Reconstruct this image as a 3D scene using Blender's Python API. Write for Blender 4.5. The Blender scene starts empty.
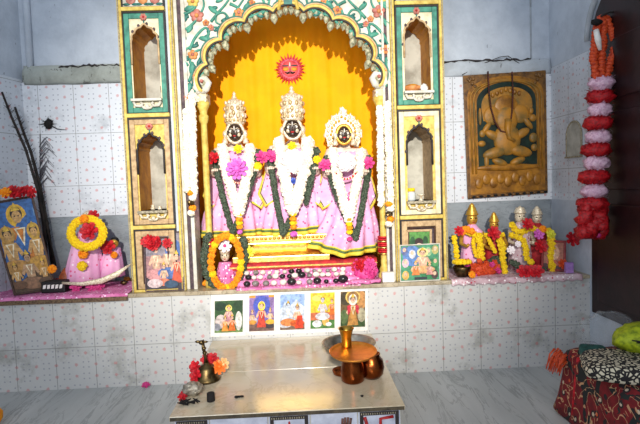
import bpy, bmesh, math, random
from math import sin, cos, pi, radians, sqrt, atan2
from mathutils import Vector, Matrix, noise
random.seed(11)
SC = bpy.context.scene
COL = SC.collection

# ------------------------------------------------------------------ camera
F_PX, PITCH, ROLL, YAW, CAMZ = 500.0, radians(3.2), radians(2.0), radians(2.0), 1.006
_f = Vector((sin(YAW)*cos(PITCH), cos(YAW)*cos(PITCH), -sin(PITCH)))
_r0 = Vector((cos(YAW), -sin(YAW), 0)); _u0 = _r0.cross(_f)
_r = _r0*cos(ROLL) - _u0*sin(ROLL); _u = _u0*cos(ROLL) + _r0*sin(ROLL)
cd = bpy.data.cameras.new('camera'); cam = bpy.data.objects.new('camera', cd); COL.objects.link(cam)
cd.sensor_fit = 'HORIZONTAL'; cd.sensor_width = 36; cd.lens = 36*F_PX/640; cd.clip_start = .02
cam.matrix_world = Matrix(((_r.x, _u.x, -_f.x, 0), (_r.y, _u.y, -_f.y, 0), (_r.z, _u.z, -_f.z, CAMZ), (0, 0, 0, 1)))
SC.camera = cam

# ------------------------------------------------------------------ light and exposure
W = bpy.data.worlds.new('room_daylight'); SC.world = W; W.use_nodes = True
W.node_tree.nodes['Background'].inputs[0].default_value = (.80, .88, 1, 1)
W.node_tree.nodes['Background'].inputs[1].default_value = .46
def lamp(name, kind, loc, to, power, color, **kw):
    l = bpy.data.lights.new(name, kind); o = bpy.data.objects.new(name, l); COL.objects.link(o)
    o.location = loc; o.rotation_euler = (Vector(to)-Vector(loc)).to_track_quat('-Z', 'Y').to_euler()
    l.energy = power; l.color = color
    for k, v in kw.items(): setattr(l, k, v)
    return o
lamp('shrine_spotlight', 'SPOT', (-.03, -2.3, 2.22), (-.03, 2.75, 1.18), 1250, (1, .94, .84), spot_size=radians(36), spot_blend=1, shadow_soft_size=.035)
lamp('front_fill_light', 'AREA', (-.9, -1.6, 1.45), (-.1, 2.6, 1.2), 34, (.86, .92, 1), size=1.2)  # unseen fill lamp, added to lighten the arch shadow and niches
SC.view_settings.view_transform = 'Standard'; SC.view_settings.look = 'None'
SC.view_settings.exposure = .46; SC.view_settings.gamma = 1

def U(px, py, Y):
    """where the ray through a point of the 640x424 frame meets the upright plane at distance Y"""
    d = _f + _r*((px-320)/F_PX) - _u*((py-212)/F_PX)
    t = Y/d.y
    return Vector((d.x*t, Y, CAMZ+d.z*t))
def G(px, py, Z):
    """... and the level plane at height Z"""
    d = _f + _r*((px-320)/F_PX) - _u*((py-212)/F_PX)
    t = (Z-CAMZ)/d.z
    return Vector((d.x*t, d.y*t, Z))
def K(Y): return Y/F_PX

# ------------------------------------------------------------------ materials
def lin(c):
    return tuple(((x/255)/12.92 if x <= 10 else ((x/255+.055)/1.055)**2.4) for x in c) + (1,)
_mats = {}
def nn(nt, kind, **kw):
    n = nt.nodes.new(kind)
    for k, v in kw.items(): setattr(n, k, v)
    return n
def mt(nt, op, a, b=None, c=None):
    n = nt.nodes.new('ShaderNodeMath'); n.operation = op
    for i, x in enumerate((a, b, c)):
        if x is None: continue
        if isinstance(x, (int, float)): n.inputs[i].default_value = x
        else: nt.links.new(x, n.inputs[i])
    return n.outputs[0]
def mix(nt, fac, a, b):
    n = nt.nodes.new('ShaderNodeMix'); n.data_type = 'RGBA'
    for s, x in ((n.inputs[0], fac), (n.inputs[6], a), (n.inputs[7], b)):
        if isinstance(x, (int, float, tuple)): s.default_value = x
        else: nt.links.new(x, s)
    return n.outputs[2]
def noise_tex(nt, vec, scale, detail=4, rough=.6, dist=0):
    n = nn(nt, 'ShaderNodeTexNoise'); n.inputs['Scale'].default_value = scale; n.inputs['Detail'].default_value = detail
    n.inputs['Roughness'].default_value = rough; n.inputs['Distortion'].default_value = dist
    if vec is not None: nt.links.new(vec, n.inputs['Vector'])
    return n.outputs['Fac']
def ramp(nt, fac, stops):
    n = nn(nt, 'ShaderNodeValToRGB'); el = n.color_ramp.elements
    while len(el) < len(stops): el.new(.5)
    for e, (p, c) in zip(el, stops): e.position = p; e.color = c
    nt.links.new(fac, n.inputs[0]); return n.outputs[0]
def base(name):
    m = bpy.data.materials.new(name); m.use_nodes = True
    nt = m.node_tree; b = nt.nodes['Principled BSDF']
    pos = nn(nt, 'ShaderNodeNewGeometry').outputs['Position']
    return m, nt, b, pos
def M(name, col, col2=None, rough=.55, metal=0, scale=40, bump=.15, bscale=None, sheen=0, spec=.4):
    """a plain material with a mottled second colour and a fine bump"""
    if name in _mats: return _mats[name]
    m, nt, b, pos = base(name)
    c1 = lin(col); c2 = lin(col2) if col2 else tuple(x*.8 for x in c1[:3])+(1,)
    f = noise_tex(nt, pos, scale)
    nt.links.new(ramp(nt, f, [(.35, c2), (.6, c1)]), b.inputs['Base Color'])
    b.inputs['Roughness'].default_value = rough; b.inputs['Metallic'].default_value = metal
    b.inputs['Specular IOR Level'].default_value = spec
    if sheen: b.inputs['Sheen Weight'].default_value = sheen
    if bump:
        bp = nn(nt, 'ShaderNodeBump'); bp.inputs['Strength'].default_value = bump; bp.inputs['Distance'].default_value = .004
        nt.links.new(noise_tex(nt, pos, bscale or scale*3), bp.inputs['Height']); nt.links.new(bp.outputs[0], b.inputs['Normal'])
    _mats[name] = m; return m
def P(col):
    """printing or paint of one colour"""
    return M('paint_%02x%02x%02x' % col, col, tuple(int(x*.74) for x in col), rough=.5, scale=60, bump=0)
def dots_print(name, ground, ground2, dot, size, density, rough=.8, alt=None):
    """cloth with scattered printed flecks"""
    if name in _mats: return _mats[name]
    m, nt, b, pos = base(name)
    g = ramp(nt, noise_tex(nt, pos, 14), [(.35, lin(ground2)), (.62, lin(ground))])
    v = nn(nt, 'ShaderNodeTexVoronoi'); v.inputs['Scale'].default_value = density; nt.links.new(pos, v.inputs['Vector'])
    d = mt(nt, 'LESS_THAN', v.outputs['Distance'], size)
    dc = lin(dot)
    if alt:
        s = nn(nt, 'ShaderNodeSeparateColor'); nt.links.new(v.outputs['Color'], s.inputs[0])
        dc = mix(nt, mt(nt, 'GREATER_THAN', s.outputs[0], .55), lin(dot), lin(alt))
    nt.links.new(mix(nt, d, g, dc), b.inputs['Base Color']); b.inputs['Roughness'].default_value = rough
    _mats[name] = m; return m
def tile_mat(name, axis, x0, z0, ground=(198, 197, 194), dirt=(140, 138, 128)):
    """glazed wall tiles 0.2 x 0.3 m with a small pink flower and grey fleck print"""
    m, nt, b, pos = base(name)
    s = nn(nt, 'ShaderNodeSeparateXYZ'); nt.links.new(pos, s.inputs[0])
    u = mt(nt, 'SUBTRACT', s.outputs[axis], x0); w = mt(nt, 'SUBTRACT', s.outputs[2], z0)
    def cell(x, size): return mt(nt, 'MULTIPLY', mt(nt, 'SUBTRACT', mt(nt, 'FRACT', mt(nt, 'DIVIDE', x, size)), .5), size)
    row = mt(nt, 'FLOOR', mt(nt, 'DIVIDE', w, .06))
    off = mt(nt, 'MULTIPLY', mt(nt, 'FLOOR', mt(nt, 'MODULO', mt(nt, 'ADD', mt(nt, 'DIVIDE', row, 2), 100), 2)), .05)
    uu = mt(nt, 'ADD', u, off)
    cx, cz = cell(uu, .1), cell(w, .06)
    r = mt(nt, 'SQRT', mt(nt, 'ADD', mt(nt, 'POWER', cx, 2), mt(nt, 'POWER', cz, 2)))
    wob = mt(nt, 'MULTIPLY', mt(nt, 'SUBTRACT', noise_tex(nt, pos, 260, 1), .5), .012)
    pink = mt(nt, 'LESS_THAN', mt(nt, 'ADD', r, wob), .0080)
    gx = mt(nt, 'SUBTRACT', mt(nt, 'ABSOLUTE', cell(mt(nt, 'ADD', uu, .05), .1)), .0135)
    gz = mt(nt, 'SUBTRACT', mt(nt, 'ABSOLUTE', cz), .0135)
    gr = mt(nt, 'SQRT', mt(nt, 'ADD', mt(nt, 'POWER', gx, 2), mt(nt, 'POWER', gz, 2)))
    grey = mt(nt, 'LESS_THAN', gr, .0042)
    gu = mt(nt, 'GREATER_THAN', mt(nt, 'ABSOLUTE', cell(u, .2)), .0986)
    gv = mt(nt, 'GREATER_THAN', mt(nt, 'ABSOLUTE', cell(w, .3)), .1486)
    grout = mt(nt, 'MAXIMUM', gu, gv)
    g = ramp(nt, noise_tex(nt, pos, 5, 5, .7), [(.25, lin(dirt)), (.47, lin(ground))])
    c = mix(nt, mt(nt, 'MULTIPLY', grey, .6), g, lin((130, 132, 146)))
    c = mix(nt, mt(nt, 'MULTIPLY', pink, .62), c, lin((200, 128, 126)))
    c = mix(nt, mt(nt, 'MULTIPLY', grout, .75), c, lin((105, 103, 98)))
    nt.links.new(c, b.inputs['Base Color']); b.inputs['Roughness'].default_value = .28
    bp = nn(nt, 'ShaderNodeBump'); bp.invert = True; bp.inputs['Strength'].default_value = .4; bp.inputs['Distance'].default_value = .002
    nt.links.new(grout, bp.inputs['Height']); nt.links.new(bp.outputs[0], b.inputs['Normal'])
    return m
def marble(name, c1, c2, vein, rough=.2, scale=3, stretch=(1, 1, 1), rot=0, amount=.5):
    m, nt, b, pos = base(name)
    mp = nn(nt, 'ShaderNodeMapping'); nt.links.new(pos, mp.inputs[0]); mp.inputs['Scale'].default_value = stretch; mp.inputs['Rotation'].default_value = (0, 0, rot)
    v = mp.outputs[0]
    g = ramp(nt, noise_tex(nt, v, scale, 5, .6), [(.3, lin(c2)), (.65, lin(c1))])
    n2 = noise_tex(nt, v, scale*1.7, 6, .65, .6)
    k = mt(nt, 'LESS_THAN', mt(nt, 'ABSOLUTE', mt(nt, 'SUBTRACT', n2, .5)), .018)
    k = mt(nt, 'MULTIPLY', k, mt(nt, 'MULTIPLY', noise_tex(nt, v, scale*.8, 2), amount*1.6))
    nt.links.new(mix(nt, k, g, lin(vein)), b.inputs['Base Color']); b.inputs['Roughness'].default_value = rough
    return m
def plaster(name, c1, c2, spot, rough=.85, thr=.69):
    m, nt, b, pos = base(name)
    g = ramp(nt, noise_tex(nt, pos, 4, 6, .7), [(.3, lin(c2)), (.6, lin(c1))])
    mp = nn(nt, 'ShaderNodeMapping'); nt.links.new(pos, mp.inputs[0]); mp.inputs['Scale'].default_value = (1, 1, .35)
    k = mt(nt, 'GREATER_THAN', noise_tex(nt, mp.outputs[0], 22, 5, .7), thr)
    nt.links.new(mix(nt, mt(nt, 'MULTIPLY', k, .6), g, lin(spot)), b.inputs['Base Color']); b.inputs['Roughness'].default_value = rough
    bp = nn(nt, 'ShaderNodeBump'); bp.inputs['Strength'].default_value = .35; bp.inputs['Distance'].default_value = .008
    nt.links.new(noise_tex(nt, pos, 30, 5), bp.inputs['Height']); nt.links.new(bp.outputs[0], b.inputs['Normal'])
    return m
def glassy(name, col, alpha=.25, rough=.15):
    m, nt, b, pos = base(name)
    b.inputs['Base Color'].default_value = lin(col); b.inputs['Roughness'].default_value = rough; b.inputs['Alpha'].default_value = alpha
    return m

m_tile_front = tile_mat('printed_tile_front', 0, -.087, -.085)
m_tile_back = tile_mat('printed_tile_bay', 0, -1.49, -.155, (214, 218, 224), (165, 170, 176))
m_tile_side = tile_mat('printed_tile_side', 1, 2.56, -.155, (206, 212, 220), (160, 166, 172))
m_plast = plaster('blue_white_plaster', (196, 204, 214), (168, 177, 188), (110, 112, 118))
m_plast_dirty = plaster('grimy_plaster', (166, 172, 166), (122, 126, 118), (62, 58, 54), thr=.62)
m_plast_worn = plaster('worn_blue_plaster', (182, 190, 198), (146, 152, 156), (84, 82, 82), thr=.63)
m_greymarble = marble('grey_marble', (150, 158, 164), (126, 134, 140), (100, 104, 108), .35, 6, (1, 1, 2.4))
m_floor = marble('streaked_floor_marble', (188, 190, 188), (166, 169, 167), (104, 106, 106), .3, 1.5, (5.0, .7, 1), radians(-38), .5)
m_slab = marble('platform_marble', (208, 197, 174), (186, 172, 144), (160, 142, 112), .17, 3, (1, 1, 1), .3, .35)
m_ledge = marble('ledge_stone', (186, 172, 146), (140, 124, 98), (92, 78, 60), .35, 8)
m_white = M('white_paint', (208, 205, 194), (176, 170, 154), rough=.6, scale=18, bump=.2)
m_cream = M('cream_paint', (226, 216, 184), (200, 184, 150), rough=.6, scale=25, bump=.2)
m_yellow = M('yellow_paint', (214, 190, 98), (180, 150, 64), rough=.55, scale=30, bump=.2)
m_ochre = M('ochre_paint', (206, 140, 26), (166, 100, 12), rough=.6, scale=14, bump=.15)
m_teal = M('teal_paint', (70, 144, 122), (46, 106, 92), rough=.55, scale=22, bump=.2)
m_tealdk = M('dark_teal_paint', (40, 110, 100), (26, 80, 74), rough=.5, scale=40)
m_dark = M('dark_line_paint', (48, 40, 40), (30, 26, 26), rough=.6)
m_purple = M('worn_purple_paint', (92, 74, 78), (60, 48, 54), rough=.7, scale=60)
m_bead = M('grey_beaded_molding', (176, 166, 140), (112, 102, 84), rough=.5, scale=120)
m_tan = M('tan_paint', (196, 166, 124), (158, 128, 92), rough=.6)
m_niche = M('niche_back_plaster', (186, 184, 172), (140, 136, 124), rough=.8, scale=9)
m_pinkfl = M('pink_relief', (190, 120, 106), (150, 84, 74), rough=.55)
m_orangefl = M('orange_relief', (208, 140, 78), (170, 104, 60), rough=.55)
m_bud = M('grey_green_bud', (176, 172, 140), (84, 86, 66), rough=.45, scale=70)
m_cloth_y = M('saffron_cloth', (254, 168, 0), (250, 158, 0), rough=.75, scale=7, bump=.08, bscale=500, spec=.2)
m_gold = M('gold_metal', (240, 204, 124), (214, 172, 88), rough=.32, metal=1, scale=50, bump=.15)
m_brass = M('brass', (196, 156, 70), (150, 112, 44), rough=.28, metal=1, scale=30, bump=.05)
m_olddull = M('old_brass', (112, 94, 62), (70, 56, 36), rough=.38, metal=1, scale=50, bump=.1)
m_copper = M('copper', (140, 72, 32), (90, 44, 20), rough=.25, metal=1, scale=20, bump=.05)
m_copperpl = M('copper_plate', (226, 156, 72), (210, 138, 56), rough=.42, metal=1, scale=30, bump=.05)
m_steel = M('steel', (184, 178, 166), (140, 134, 122), rough=.4, metal=1, scale=20, bump=.05)
m_silver = M('silver_filigree', (236, 224, 200), (176, 156, 124), rough=.38, metal=.25, scale=130, bump=.6, bscale=160)
m_antique = M('antique_silver', (206, 182, 136), (150, 122, 84), rough=.4, metal=.3, scale=130)
m_stoneblk = M('black_stone_face', (60, 44, 34), (36, 28, 24), rough=.3)
m_goldface = M('gilded_skin', (216, 170, 70), (190, 140, 50), rough=.35, metal=.5)
m_skin = M('marble_skin', (232, 214, 196), (214, 190, 170), rough=.4)
m_eye = P((245, 240, 228)); m_black = P((24, 20, 20)); m_red = P((190, 30, 34))
m_pink = dots_print('pink_printed_cloth', (238, 182, 216), (228, 160, 204), (224, 96, 140), .24, 40, alt=(246, 226, 240))
m_pinklace = dots_print('pink_sequin_lace', (224, 132, 182), (194, 94, 148), (250, 214, 236), .3, 62, alt=(150, 50, 90))
m_palelace = dots_print('pale_flower_lace', (216, 190, 196), (170, 130, 138), (245, 236, 236), .3, 60, alt=(180, 60, 80))
m_hemY = M('yellow_hem', (226, 206, 74), (200, 172, 40), rough=.6)
m_hemG = M('green_hem', (96, 120, 60), (64, 84, 44), rough=.6)
m_garw = M('white_tuberose', (248, 242, 226), (226, 214, 186), rough=.7, scale=60, bump=.3)
m_garg = M('dark_leaf_garland', (84, 98, 78), (18, 26, 22), rough=.5, scale=130, bump=.5)
m_mar = M('orange_marigold', (248, 160, 20), (222, 112, 6), rough=.8, scale=110, bump=.4)
m_mary = M('yellow_marigold', (244, 212, 26), (216, 170, 10), rough=.8, scale=110, bump=.4)
m_flred = M('red_petal', (206, 22, 36), (140, 8, 24), rough=.6, scale=60, bump=.3)
m_flpink = M('magenta_petal', (214, 70, 140), (180, 40, 110), rough=.6, scale=60, bump=.3)
m_flrose = M('mauve_petal', (214, 110, 196), (180, 70, 160), rough=.65, scale=60, bump=.3)
m_flwhite = M('white_petal', (246, 240, 240), (230, 214, 220), rough=.65, scale=60, bump=.3)
m_leaf = M('green_leaf', (60, 104, 50), (34, 66, 34), rough=.5)
m_redcl = M('red_cloth', (186, 40, 44), (140, 24, 32), rough=.7)
m_maroon = M('maroon_wood', (40, 17, 19), (24, 10, 12), rough=.45, scale=12, bump=.15)
m_wood = M('dark_wood_frame', (74, 44, 30), (44, 26, 18), rough=.45, scale=30)
m_tinr = M('red_tinsel', (196, 26, 34), (130, 10, 20), rough=.4, scale=90, bump=.6)
m_tinw = M('pale_pink_tinsel', (232, 196, 214), (196, 150, 176), rough=.45, scale=90, bump=.6)
m_tino = M('orange_tinsel', (220, 84, 36), (170, 44, 22), rough=.5, scale=90, bump=.6)
m_twig = M('dry_black_twig', (48, 40, 36), (24, 20, 18), rough=.8)
m_soot = M('soot', (30, 26, 26), (16, 14, 14), rough=.9)
m_foil = M('crumpled_foil', (196, 188, 172), (120, 112, 98), rough=.3, metal=.6, scale=60, bump=1)
m_paper = M('white_paper', (236, 232, 226), (214, 208, 200), rough=.8, bump=.05)

# ------------------------------------------------------------------ mesh building
class MB:
    def __init__(s): s.v = []; s.f = []; s.m = []; s.s = []; s.mats = []
    def mi(s, mat):
        if mat not in s.mats: s.mats.append(mat)
        return s.mats.index(mat)
    def add(s, vs, fs, mat, smooth=True):
        o = len(s.v); k = s.mi(mat); s.v += [Vector(v) for v in vs]
        for f in fs: s.f.append([i+o for i in f]); s.m.append(k); s.s.append(smooth)
        return s
    def box(s, lo, hi, mat):
        x0, y0, z0 = lo; x1, y1, z1 = hi
        return s.add([(x0,y0,z0),(x1,y0,z0),(x1,y1,z0),(x0,y1,z0),(x0,y0,z1),(x1,y0,z1),(x1,y1,z1),(x0,y1,z1)],
                     [(0,3,2,1),(4,5,6,7),(0,1,5,4),(1,2,6,5),(2,3,7,6),(3,0,4,7)], mat, False)
    def hexa(s, a, b, mat):
        """a: four corners, b: the opposite four"""
        return s.add(list(a)+list(b), [(3,2,1,0),(4,5,6,7),(0,1,5,4),(1,2,6,5),(2,3,7,6),(3,0,4,7)], mat, False)
    def ball(s, c, r, mat, seg=10, rings=6, jit=0, rot=None):
        if isinstance(r, (int, float)): r = (r, r, r)
        c = Vector(c); vs = [Vector((0, 0, -r[2]))]
        for i in range(1, rings):
            a = -pi/2+pi*i/rings
            for j in range(seg):
                t = 2*pi*j/seg; q = 1+random.uniform(-jit, jit)
                vs.append(Vector((r[0]*cos(a)*cos(t)*q, r[1]*cos(a)*sin(t)*q, r[2]*sin(a)*q)))
        vs.append(Vector((0, 0, r[2]))); n = len(vs)-1
        fs = [(0, 1+(j+1) % seg, 1+j) for j in range(seg)]
        for i in range(rings-2):
            for j in range(seg):
                a = 1+i*seg+j; b = 1+i*seg+(j+1) % seg; fs.append((a, b, b+seg, a+seg))
        l = 1+(rings-2)*seg
        fs += [(l+j, l+(j+1) % seg, n) for j in range(seg)]
        if rot: vs = [rot @ v for v in vs]
        return s.add([v+c for v in vs], fs, mat)
    def pom(s, c, r, mat, seg=14, rings=7, ruff=.2, flat=1.0, toward=None):
        """a ruffled flower head: lobes alternate in and out ring by ring"""
        c = Vector(c); vs = [Vector((0, 0, -r*flat))]
        for i in range(1, rings):
            a = -pi/2+pi*i/rings
            for j in range(seg):
                t = 2*pi*(j+.5*(i % 2))/seg; q = 1-(ruff if (j+i) % 2 else 0)+random.uniform(-.07, .07)
                vs.append(Vector((r*cos(a)*cos(t)*q, r*cos(a)*sin(t)*q, r*flat*sin(a)*q)))
        vs.append(Vector((0, 0, r*flat*.85))); n = len(vs)-1
        fs = [(0, 1+(j+1) % seg, 1+j) for j in range(seg)]
        for i in range(rings-2):
            for j in range(seg):
                a = 1+i*seg+j; b = 1+i*seg+(j+1) % seg; fs.append((a, b, b+seg, a+seg))
        l = 1+(rings-2)*seg
        fs += [(l+j, l+(j+1) % seg, n) for j in range(seg)]
        if toward is not None:
            q = Vector(toward).to_track_quat('Z', 'Y').to_matrix(); vs = [q @ v for v in vs]
        return s.add([v+c for v in vs], fs, mat, False)
    def bloom(s, c, r, mat, n=7, layers=3, toward=(0, -1, .4), core=None):
        """an open flower: layers of cupped petals round a heart"""
        c = Vector(c); q = Vector(toward).normalized().to_track_quat('Z', 'Y').to_matrix()
        for L in range(layers):
            R = r*(1-.27*L); lift = .12+.32*L
            for k in range(n):
                t = 2*pi*(k+.5*L+random.uniform(-.12, .12))/n; w = 2.3*pi/n/2
                pts = []
                for (rr, tt, z) in ((.12, 0, 0), (.6, -w*.8, .25*lift), (.62, 0, .12*lift), (.6, w*.8, .25*lift), (.98, -w*.55, .75*lift), (1.05, 0, .55*lift), (.98, w*.55, .8*lift)):
                    pts.append(c+q @ Vector((R*rr*cos(t+tt), R*rr*sin(t+tt), R*z+r*.1*L)))
                s.add(pts, [(0, 2, 1), (0, 3, 2), (1, 2, 5, 4), (2, 3, 6, 5)], mat)
        s.ball(c+q @ Vector((0, 0, r*.2)), r*.3, core or mat, 8, 5, .15)
        return s
    def tube(s, pts, rad, mat, n=8, closed=False, flat=None):
        pts = [Vector(p) for p in pts]; N = len(pts)
        if isinstance(rad, (int, float)): rad = [rad]*N
        vs = []; prev = None
        for i, p in enumerate(pts):
            if closed: d = pts[(i+1) % N]-pts[i-1]
            else: d = pts[min(i+1, N-1)]-pts[max(i-1, 0)]
            d = d.normalized() if d.length > 1e-9 else Vector((0, 0, 1))
            if prev is None:
                ref = Vector((0, 1, 0)) if abs(d.y) < .9 else Vector((1, 0, 0))
                a = d.cross(ref).normalized()
            else:
                a = prev-d*prev.dot(d); a = a.normalized() if a.length > 1e-6 else d.orthogonal().normalized()
            prev = a; b = d.cross(a)
            for j in range(n):
                t = 2*pi*j/n; vs.append(p+(a*cos(t)+b*sin(t)*(flat or 1))*rad[i])
        fs = []
        for i in range(N if closed else N-1):
            for j in range(n):
                a = i*n+j; b = i*n+(j+1) % n; k = ((i+1) % N)*n
                fs.append((a, b, k+(j+1) % n, k+j))
        if not closed: fs += [tuple(range(n-1, -1, -1)), tuple((N-1)*n+j for j in range(n))]
        return s.add(vs, fs, mat)
    def lathe(s, c, prof, mat, n=28, tilt=None, sx=1, sy=1, caps=True):
        c = Vector(c); vs = []
        for r, z in prof:
            for j in range(n):
                t = 2*pi*j/n; v = Vector((r*cos(t)*sx, r*sin(t)*sy, z))
                vs.append(c+(tilt @ v if tilt else v))
        fs = []
        for i in range(len(prof)-1):
            for j in range(n): fs.append((i*n+j, i*n+(j+1) % n, (i+1)*n+(j+1) % n, (i+1)*n+j))
        if caps: fs += [tuple(range(n-1, -1, -1)), tuple((len(prof)-1)*n+j for j in range(n))]
        return s.add(vs, fs, mat)
    def prism(s, pts, y0, y1, mat, smooth=False):
        """outline in x-z, from y0 (front) back to y1"""
        n = len(pts); vs = [(x, y0, z) for x, z in pts]+[(x, y1, z) for x, z in pts]
        fs = [tuple(range(n)), tuple(range(2*n-1, n-1, -1))]+[(i, n+i, n+(i+1) % n, (i+1) % n) for i in range(n)]
        return s.add(vs, fs, mat, smooth)
    def loft(s, secs, mat, caps=True, smooth=True, close=True):
        n = len(secs[0]); vs = [p for q in secs for p in q]; fs = []
        for i in range(len(secs)-1):
            for j in range(n if close else n-1):
                fs.append((i*n+j, i*n+(j+1) % n, (i+1)*n+(j+1) % n, (i+1)*n+j))
        if caps: fs += [tuple(range(n-1, -1, -1)), tuple((len(secs)-1)*n+j for j in range(n))]
        return s.add(vs, fs, mat, smooth)
    def ring_panel(s, outer, inner, y, mat):
        """flat front face between two closed outlines of the same number of points"""
        n = len(outer); vs = [(x, y, z) for x, z in outer]+[(x, y, z) for x, z in inner]
        return s.add(vs, [(i, (i+1) % n, n+(i+1) % n, n+i) for i in range(n)], mat, False)
    def wallring(s, pts, y0, y1, mat, closed=True):
        n = len(pts); vs = [(x, y0, z) for x, z in pts]+[(x, y1, z) for x, z in pts]
        return s.add(vs, [(i, (i+1) % n, n+(i+1) % n, n+i) for i in range(n if closed else n-1)], mat, False)
    def grid(s, fn, nu, nv, mat, thick=0):
        vs = [Vector(fn(i/nu, j/nv)) for j in range(nv+1) for i in range(nu+1)]
        fs = [(j*(nu+1)+i, j*(nu+1)+i+1, (j+1)*(nu+1)+i+1, (j+1)*(nu+1)+i) for j in range(nv) for i in range(nu)]
        return s.add(vs, fs, mat)
    def build(s, name, parent=None, origin=None, bevel=0, thick=0, sub=0):
        if parent is not None: off = wloc(parent)
        elif origin is not None: off = Vector(origin)
        else:
            xs = [v.x for v in s.v]; ys = [v.y for v in s.v]
            off = Vector(((min(xs)+max(xs))/2, (min(ys)+max(ys))/2, min(v.z for v in s.v)))
        me = bpy.data.meshes.new(name); me.from_pydata([tuple(v-off) for v in s.v], [], s.f)
        for m in s.mats: me.materials.append(m)
        me.polygons.foreach_set('material_index', s.m); me.polygons.foreach_set('use_smooth', s.s)
        bm = bmesh.new(); bm.from_mesh(me); bmesh.ops.recalc_face_normals(bm, faces=bm.faces); bm.to_mesh(me); bm.free()
        me.update()
        o = bpy.data.objects.new(name, me); COL.objects.link(o)
        if parent is not None: o.parent = parent
        else: o.location = off
        if thick:
            md = o.modifiers.new('thickness', 'SOLIDIFY'); md.thickness = thick; md.offset = 0
        if bevel:
            md = o.modifiers.new('bevel', 'BEVEL'); md.width = bevel; md.segments = 2; md.limit_method = 'ANGLE'
        if sub:
            md = o.modifiers.new('smooth', 'SUBSURF'); md.levels = sub; md.render_levels = sub
        return o
def wloc(o):
    v = Vector(o.location)
    while o.parent: o = o.parent; v = v+Vector(o.location)
    return v
def tag(o, label, cat, group=None):
    o['label'] = label; o['category'] = cat
    if group: o['group'] = group
    return o
def T(name, label, cat, loc, group=None):
    o = bpy.data.objects.new(name, None); COL.objects.link(o); o.location = loc; o.empty_display_size = .05
    return tag(o, label, cat, group)
def ST(o): o['kind'] = 'structure'; return o

# ------------------------------------------------------------------ the setting
YL, YB, YP, ZL, ZT = 2.56, 2.96, 2.60, .48, .2193
XL, XR = -1.54, 1.50
PLX = (-.893, -.617); PRX = (.482, .757)      # the two painted pillars
ACX = -.035                                    # axis of the arch

ST(MB().box((-2.2, -.5, -.05), (2.4, YL+.02, 0), m_floor).build('floor'))
b = MB().box((XL-.16, YL, 0), (XR, YB, ZL-.02), m_tile_front)
ST(b.build('wall_altar'))
b = MB().box((PLX[1]-.0, YL-.012, ZL-.02), (PRX[0], 3.1, ZL), m_ledge)
b.box((XL-.16, YL-.006, ZL-.02), (PLX[1], YB, ZL), m_ledge).box((PRX[0], YL-.006, ZL-.02), (XR, YB, ZL), m_ledge)
ST(b.build('trim_1', bevel=.003))
b = MB().box((XL-.1, YB, .2), (PLX[0]+.05, YB+.08, .867), m_greymarble).box((PRX[1]-.05, YB, .2), (XR+.1, YB+.08, .867), m_greymarble)
b.box((XL-.1, YB-.006, .867), (PLX[0]+.05, YB+.08, 1.645), m_tile_back).box((PRX[1]-.05, YB-.006, .867), (XR+.1, YB+.08, 1.62), m_tile_back)
b.box((XL-.1, YB+.02, 1.645), (PLX[0]+.05, YB+.08, 2.6), m_plast).box((PRX[1]-.05, YB+.02, 1.62), (XR+.1, YB+.08, 2.6), m_plast)
b.box((PLX[0]+.02, YB+.12, .4), (PRX[1]-.02, YB+.18, 2.6), m_white)
ST(b.build('wall_back'))
# rough plaster bands where the tiling ends
def band(x0, x1, z0, z1, prot, mat=None):
    def fn(u, v):
        x = x0+(x1-x0)*u; z = z0+(z1-z0)*v
        d = prot*sin(pi*min(1, v*1.15))**.6+.010*noise.noise(Vector((x*9, z*9, 0)))
        return (x, YB-.004-max(0, d), z+.006*noise.noise(Vector((x*6, 3, 0))))
    return MB().grid(fn, 40, 8, mat or m_plast_dirty)
ST(band(XL-.02, PLX[0]+.03, 1.628, 1.735, .022).build('trim_2', thick=.006))
ST(band(PRX[1]-.03, XR, 1.612, 1.70, .010, m_plast_worn).build('trim_3', thick=.006))
def splay(z0, z1, d, mat):
    q = [(XL-.02+d, YB+.05), (XL-.17+d, 2.45), (XL-.17+d, -.2), (XL-.3, -.2), (XL-.3, YB+.05)]
    n = 5; b.add([(x, y, z0) for x, y in q]+[(x, y, z1) for x, y in q], [tuple(range(n)), tuple(range(2*n-1, n-1, -1))]+[(i, n+i, n+(i+1) % n, (i+1) % n) for i in range(n)], mat, False)
b = MB(); splay(0, 1.66, 0, m_tile_side); splay(1.66, 2.6, -.012, m_plast)
ST(b.build('wall_left'))
b = MB().box((XR, -.2, 0), (XR+.12, YB+.05, .867), m_plast).box((XR, 2.54, .867), (XR+.12, YB+.05, 1.645), m_tile_side)
b.box((XR+.004, 2.54, ZL), (XR+.1, YB+.02, .8671), m_greymarble)
b.box((XR+.006, -.2, 1.645), (XR+.12, YB+.05, 2.6), m_plast)
b.box((XR+.02, -.2, .86), (XR+.12, 2.54, 1.645), m_plast)
ST(b.build('wall_right'))
for x0, x1, z, nm in ((XL+.18, PLX[0], 1.728, 'trim_8'), (PRX[1], XR-.12, 1.697, 'trim_9')):
    b = MB(); rnd = random.Random(nm)
    pp = [(x0+(x1-x0)*i/30, YB-.012, z+rnd.uniform(-.007, .007)) for i in range(31)]
    b.tube(pp, [rnd.uniform(.002, .007) for i in range(31)], m_dark, 6); ST(b.build(nm))
# pipe-like plaster rib in the corners and one on the upper back wall
b = MB().tube([(XL+.01, YB+.01, 1.73), (XL+.012, YB+.01, 2.5)], .02, m_plast).tube([(1.395, YB+.02, 1.70), (1.395, YB+.02, 2.5)], .005, m_plast_worn)
ST(b.build('trim_4'))
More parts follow.
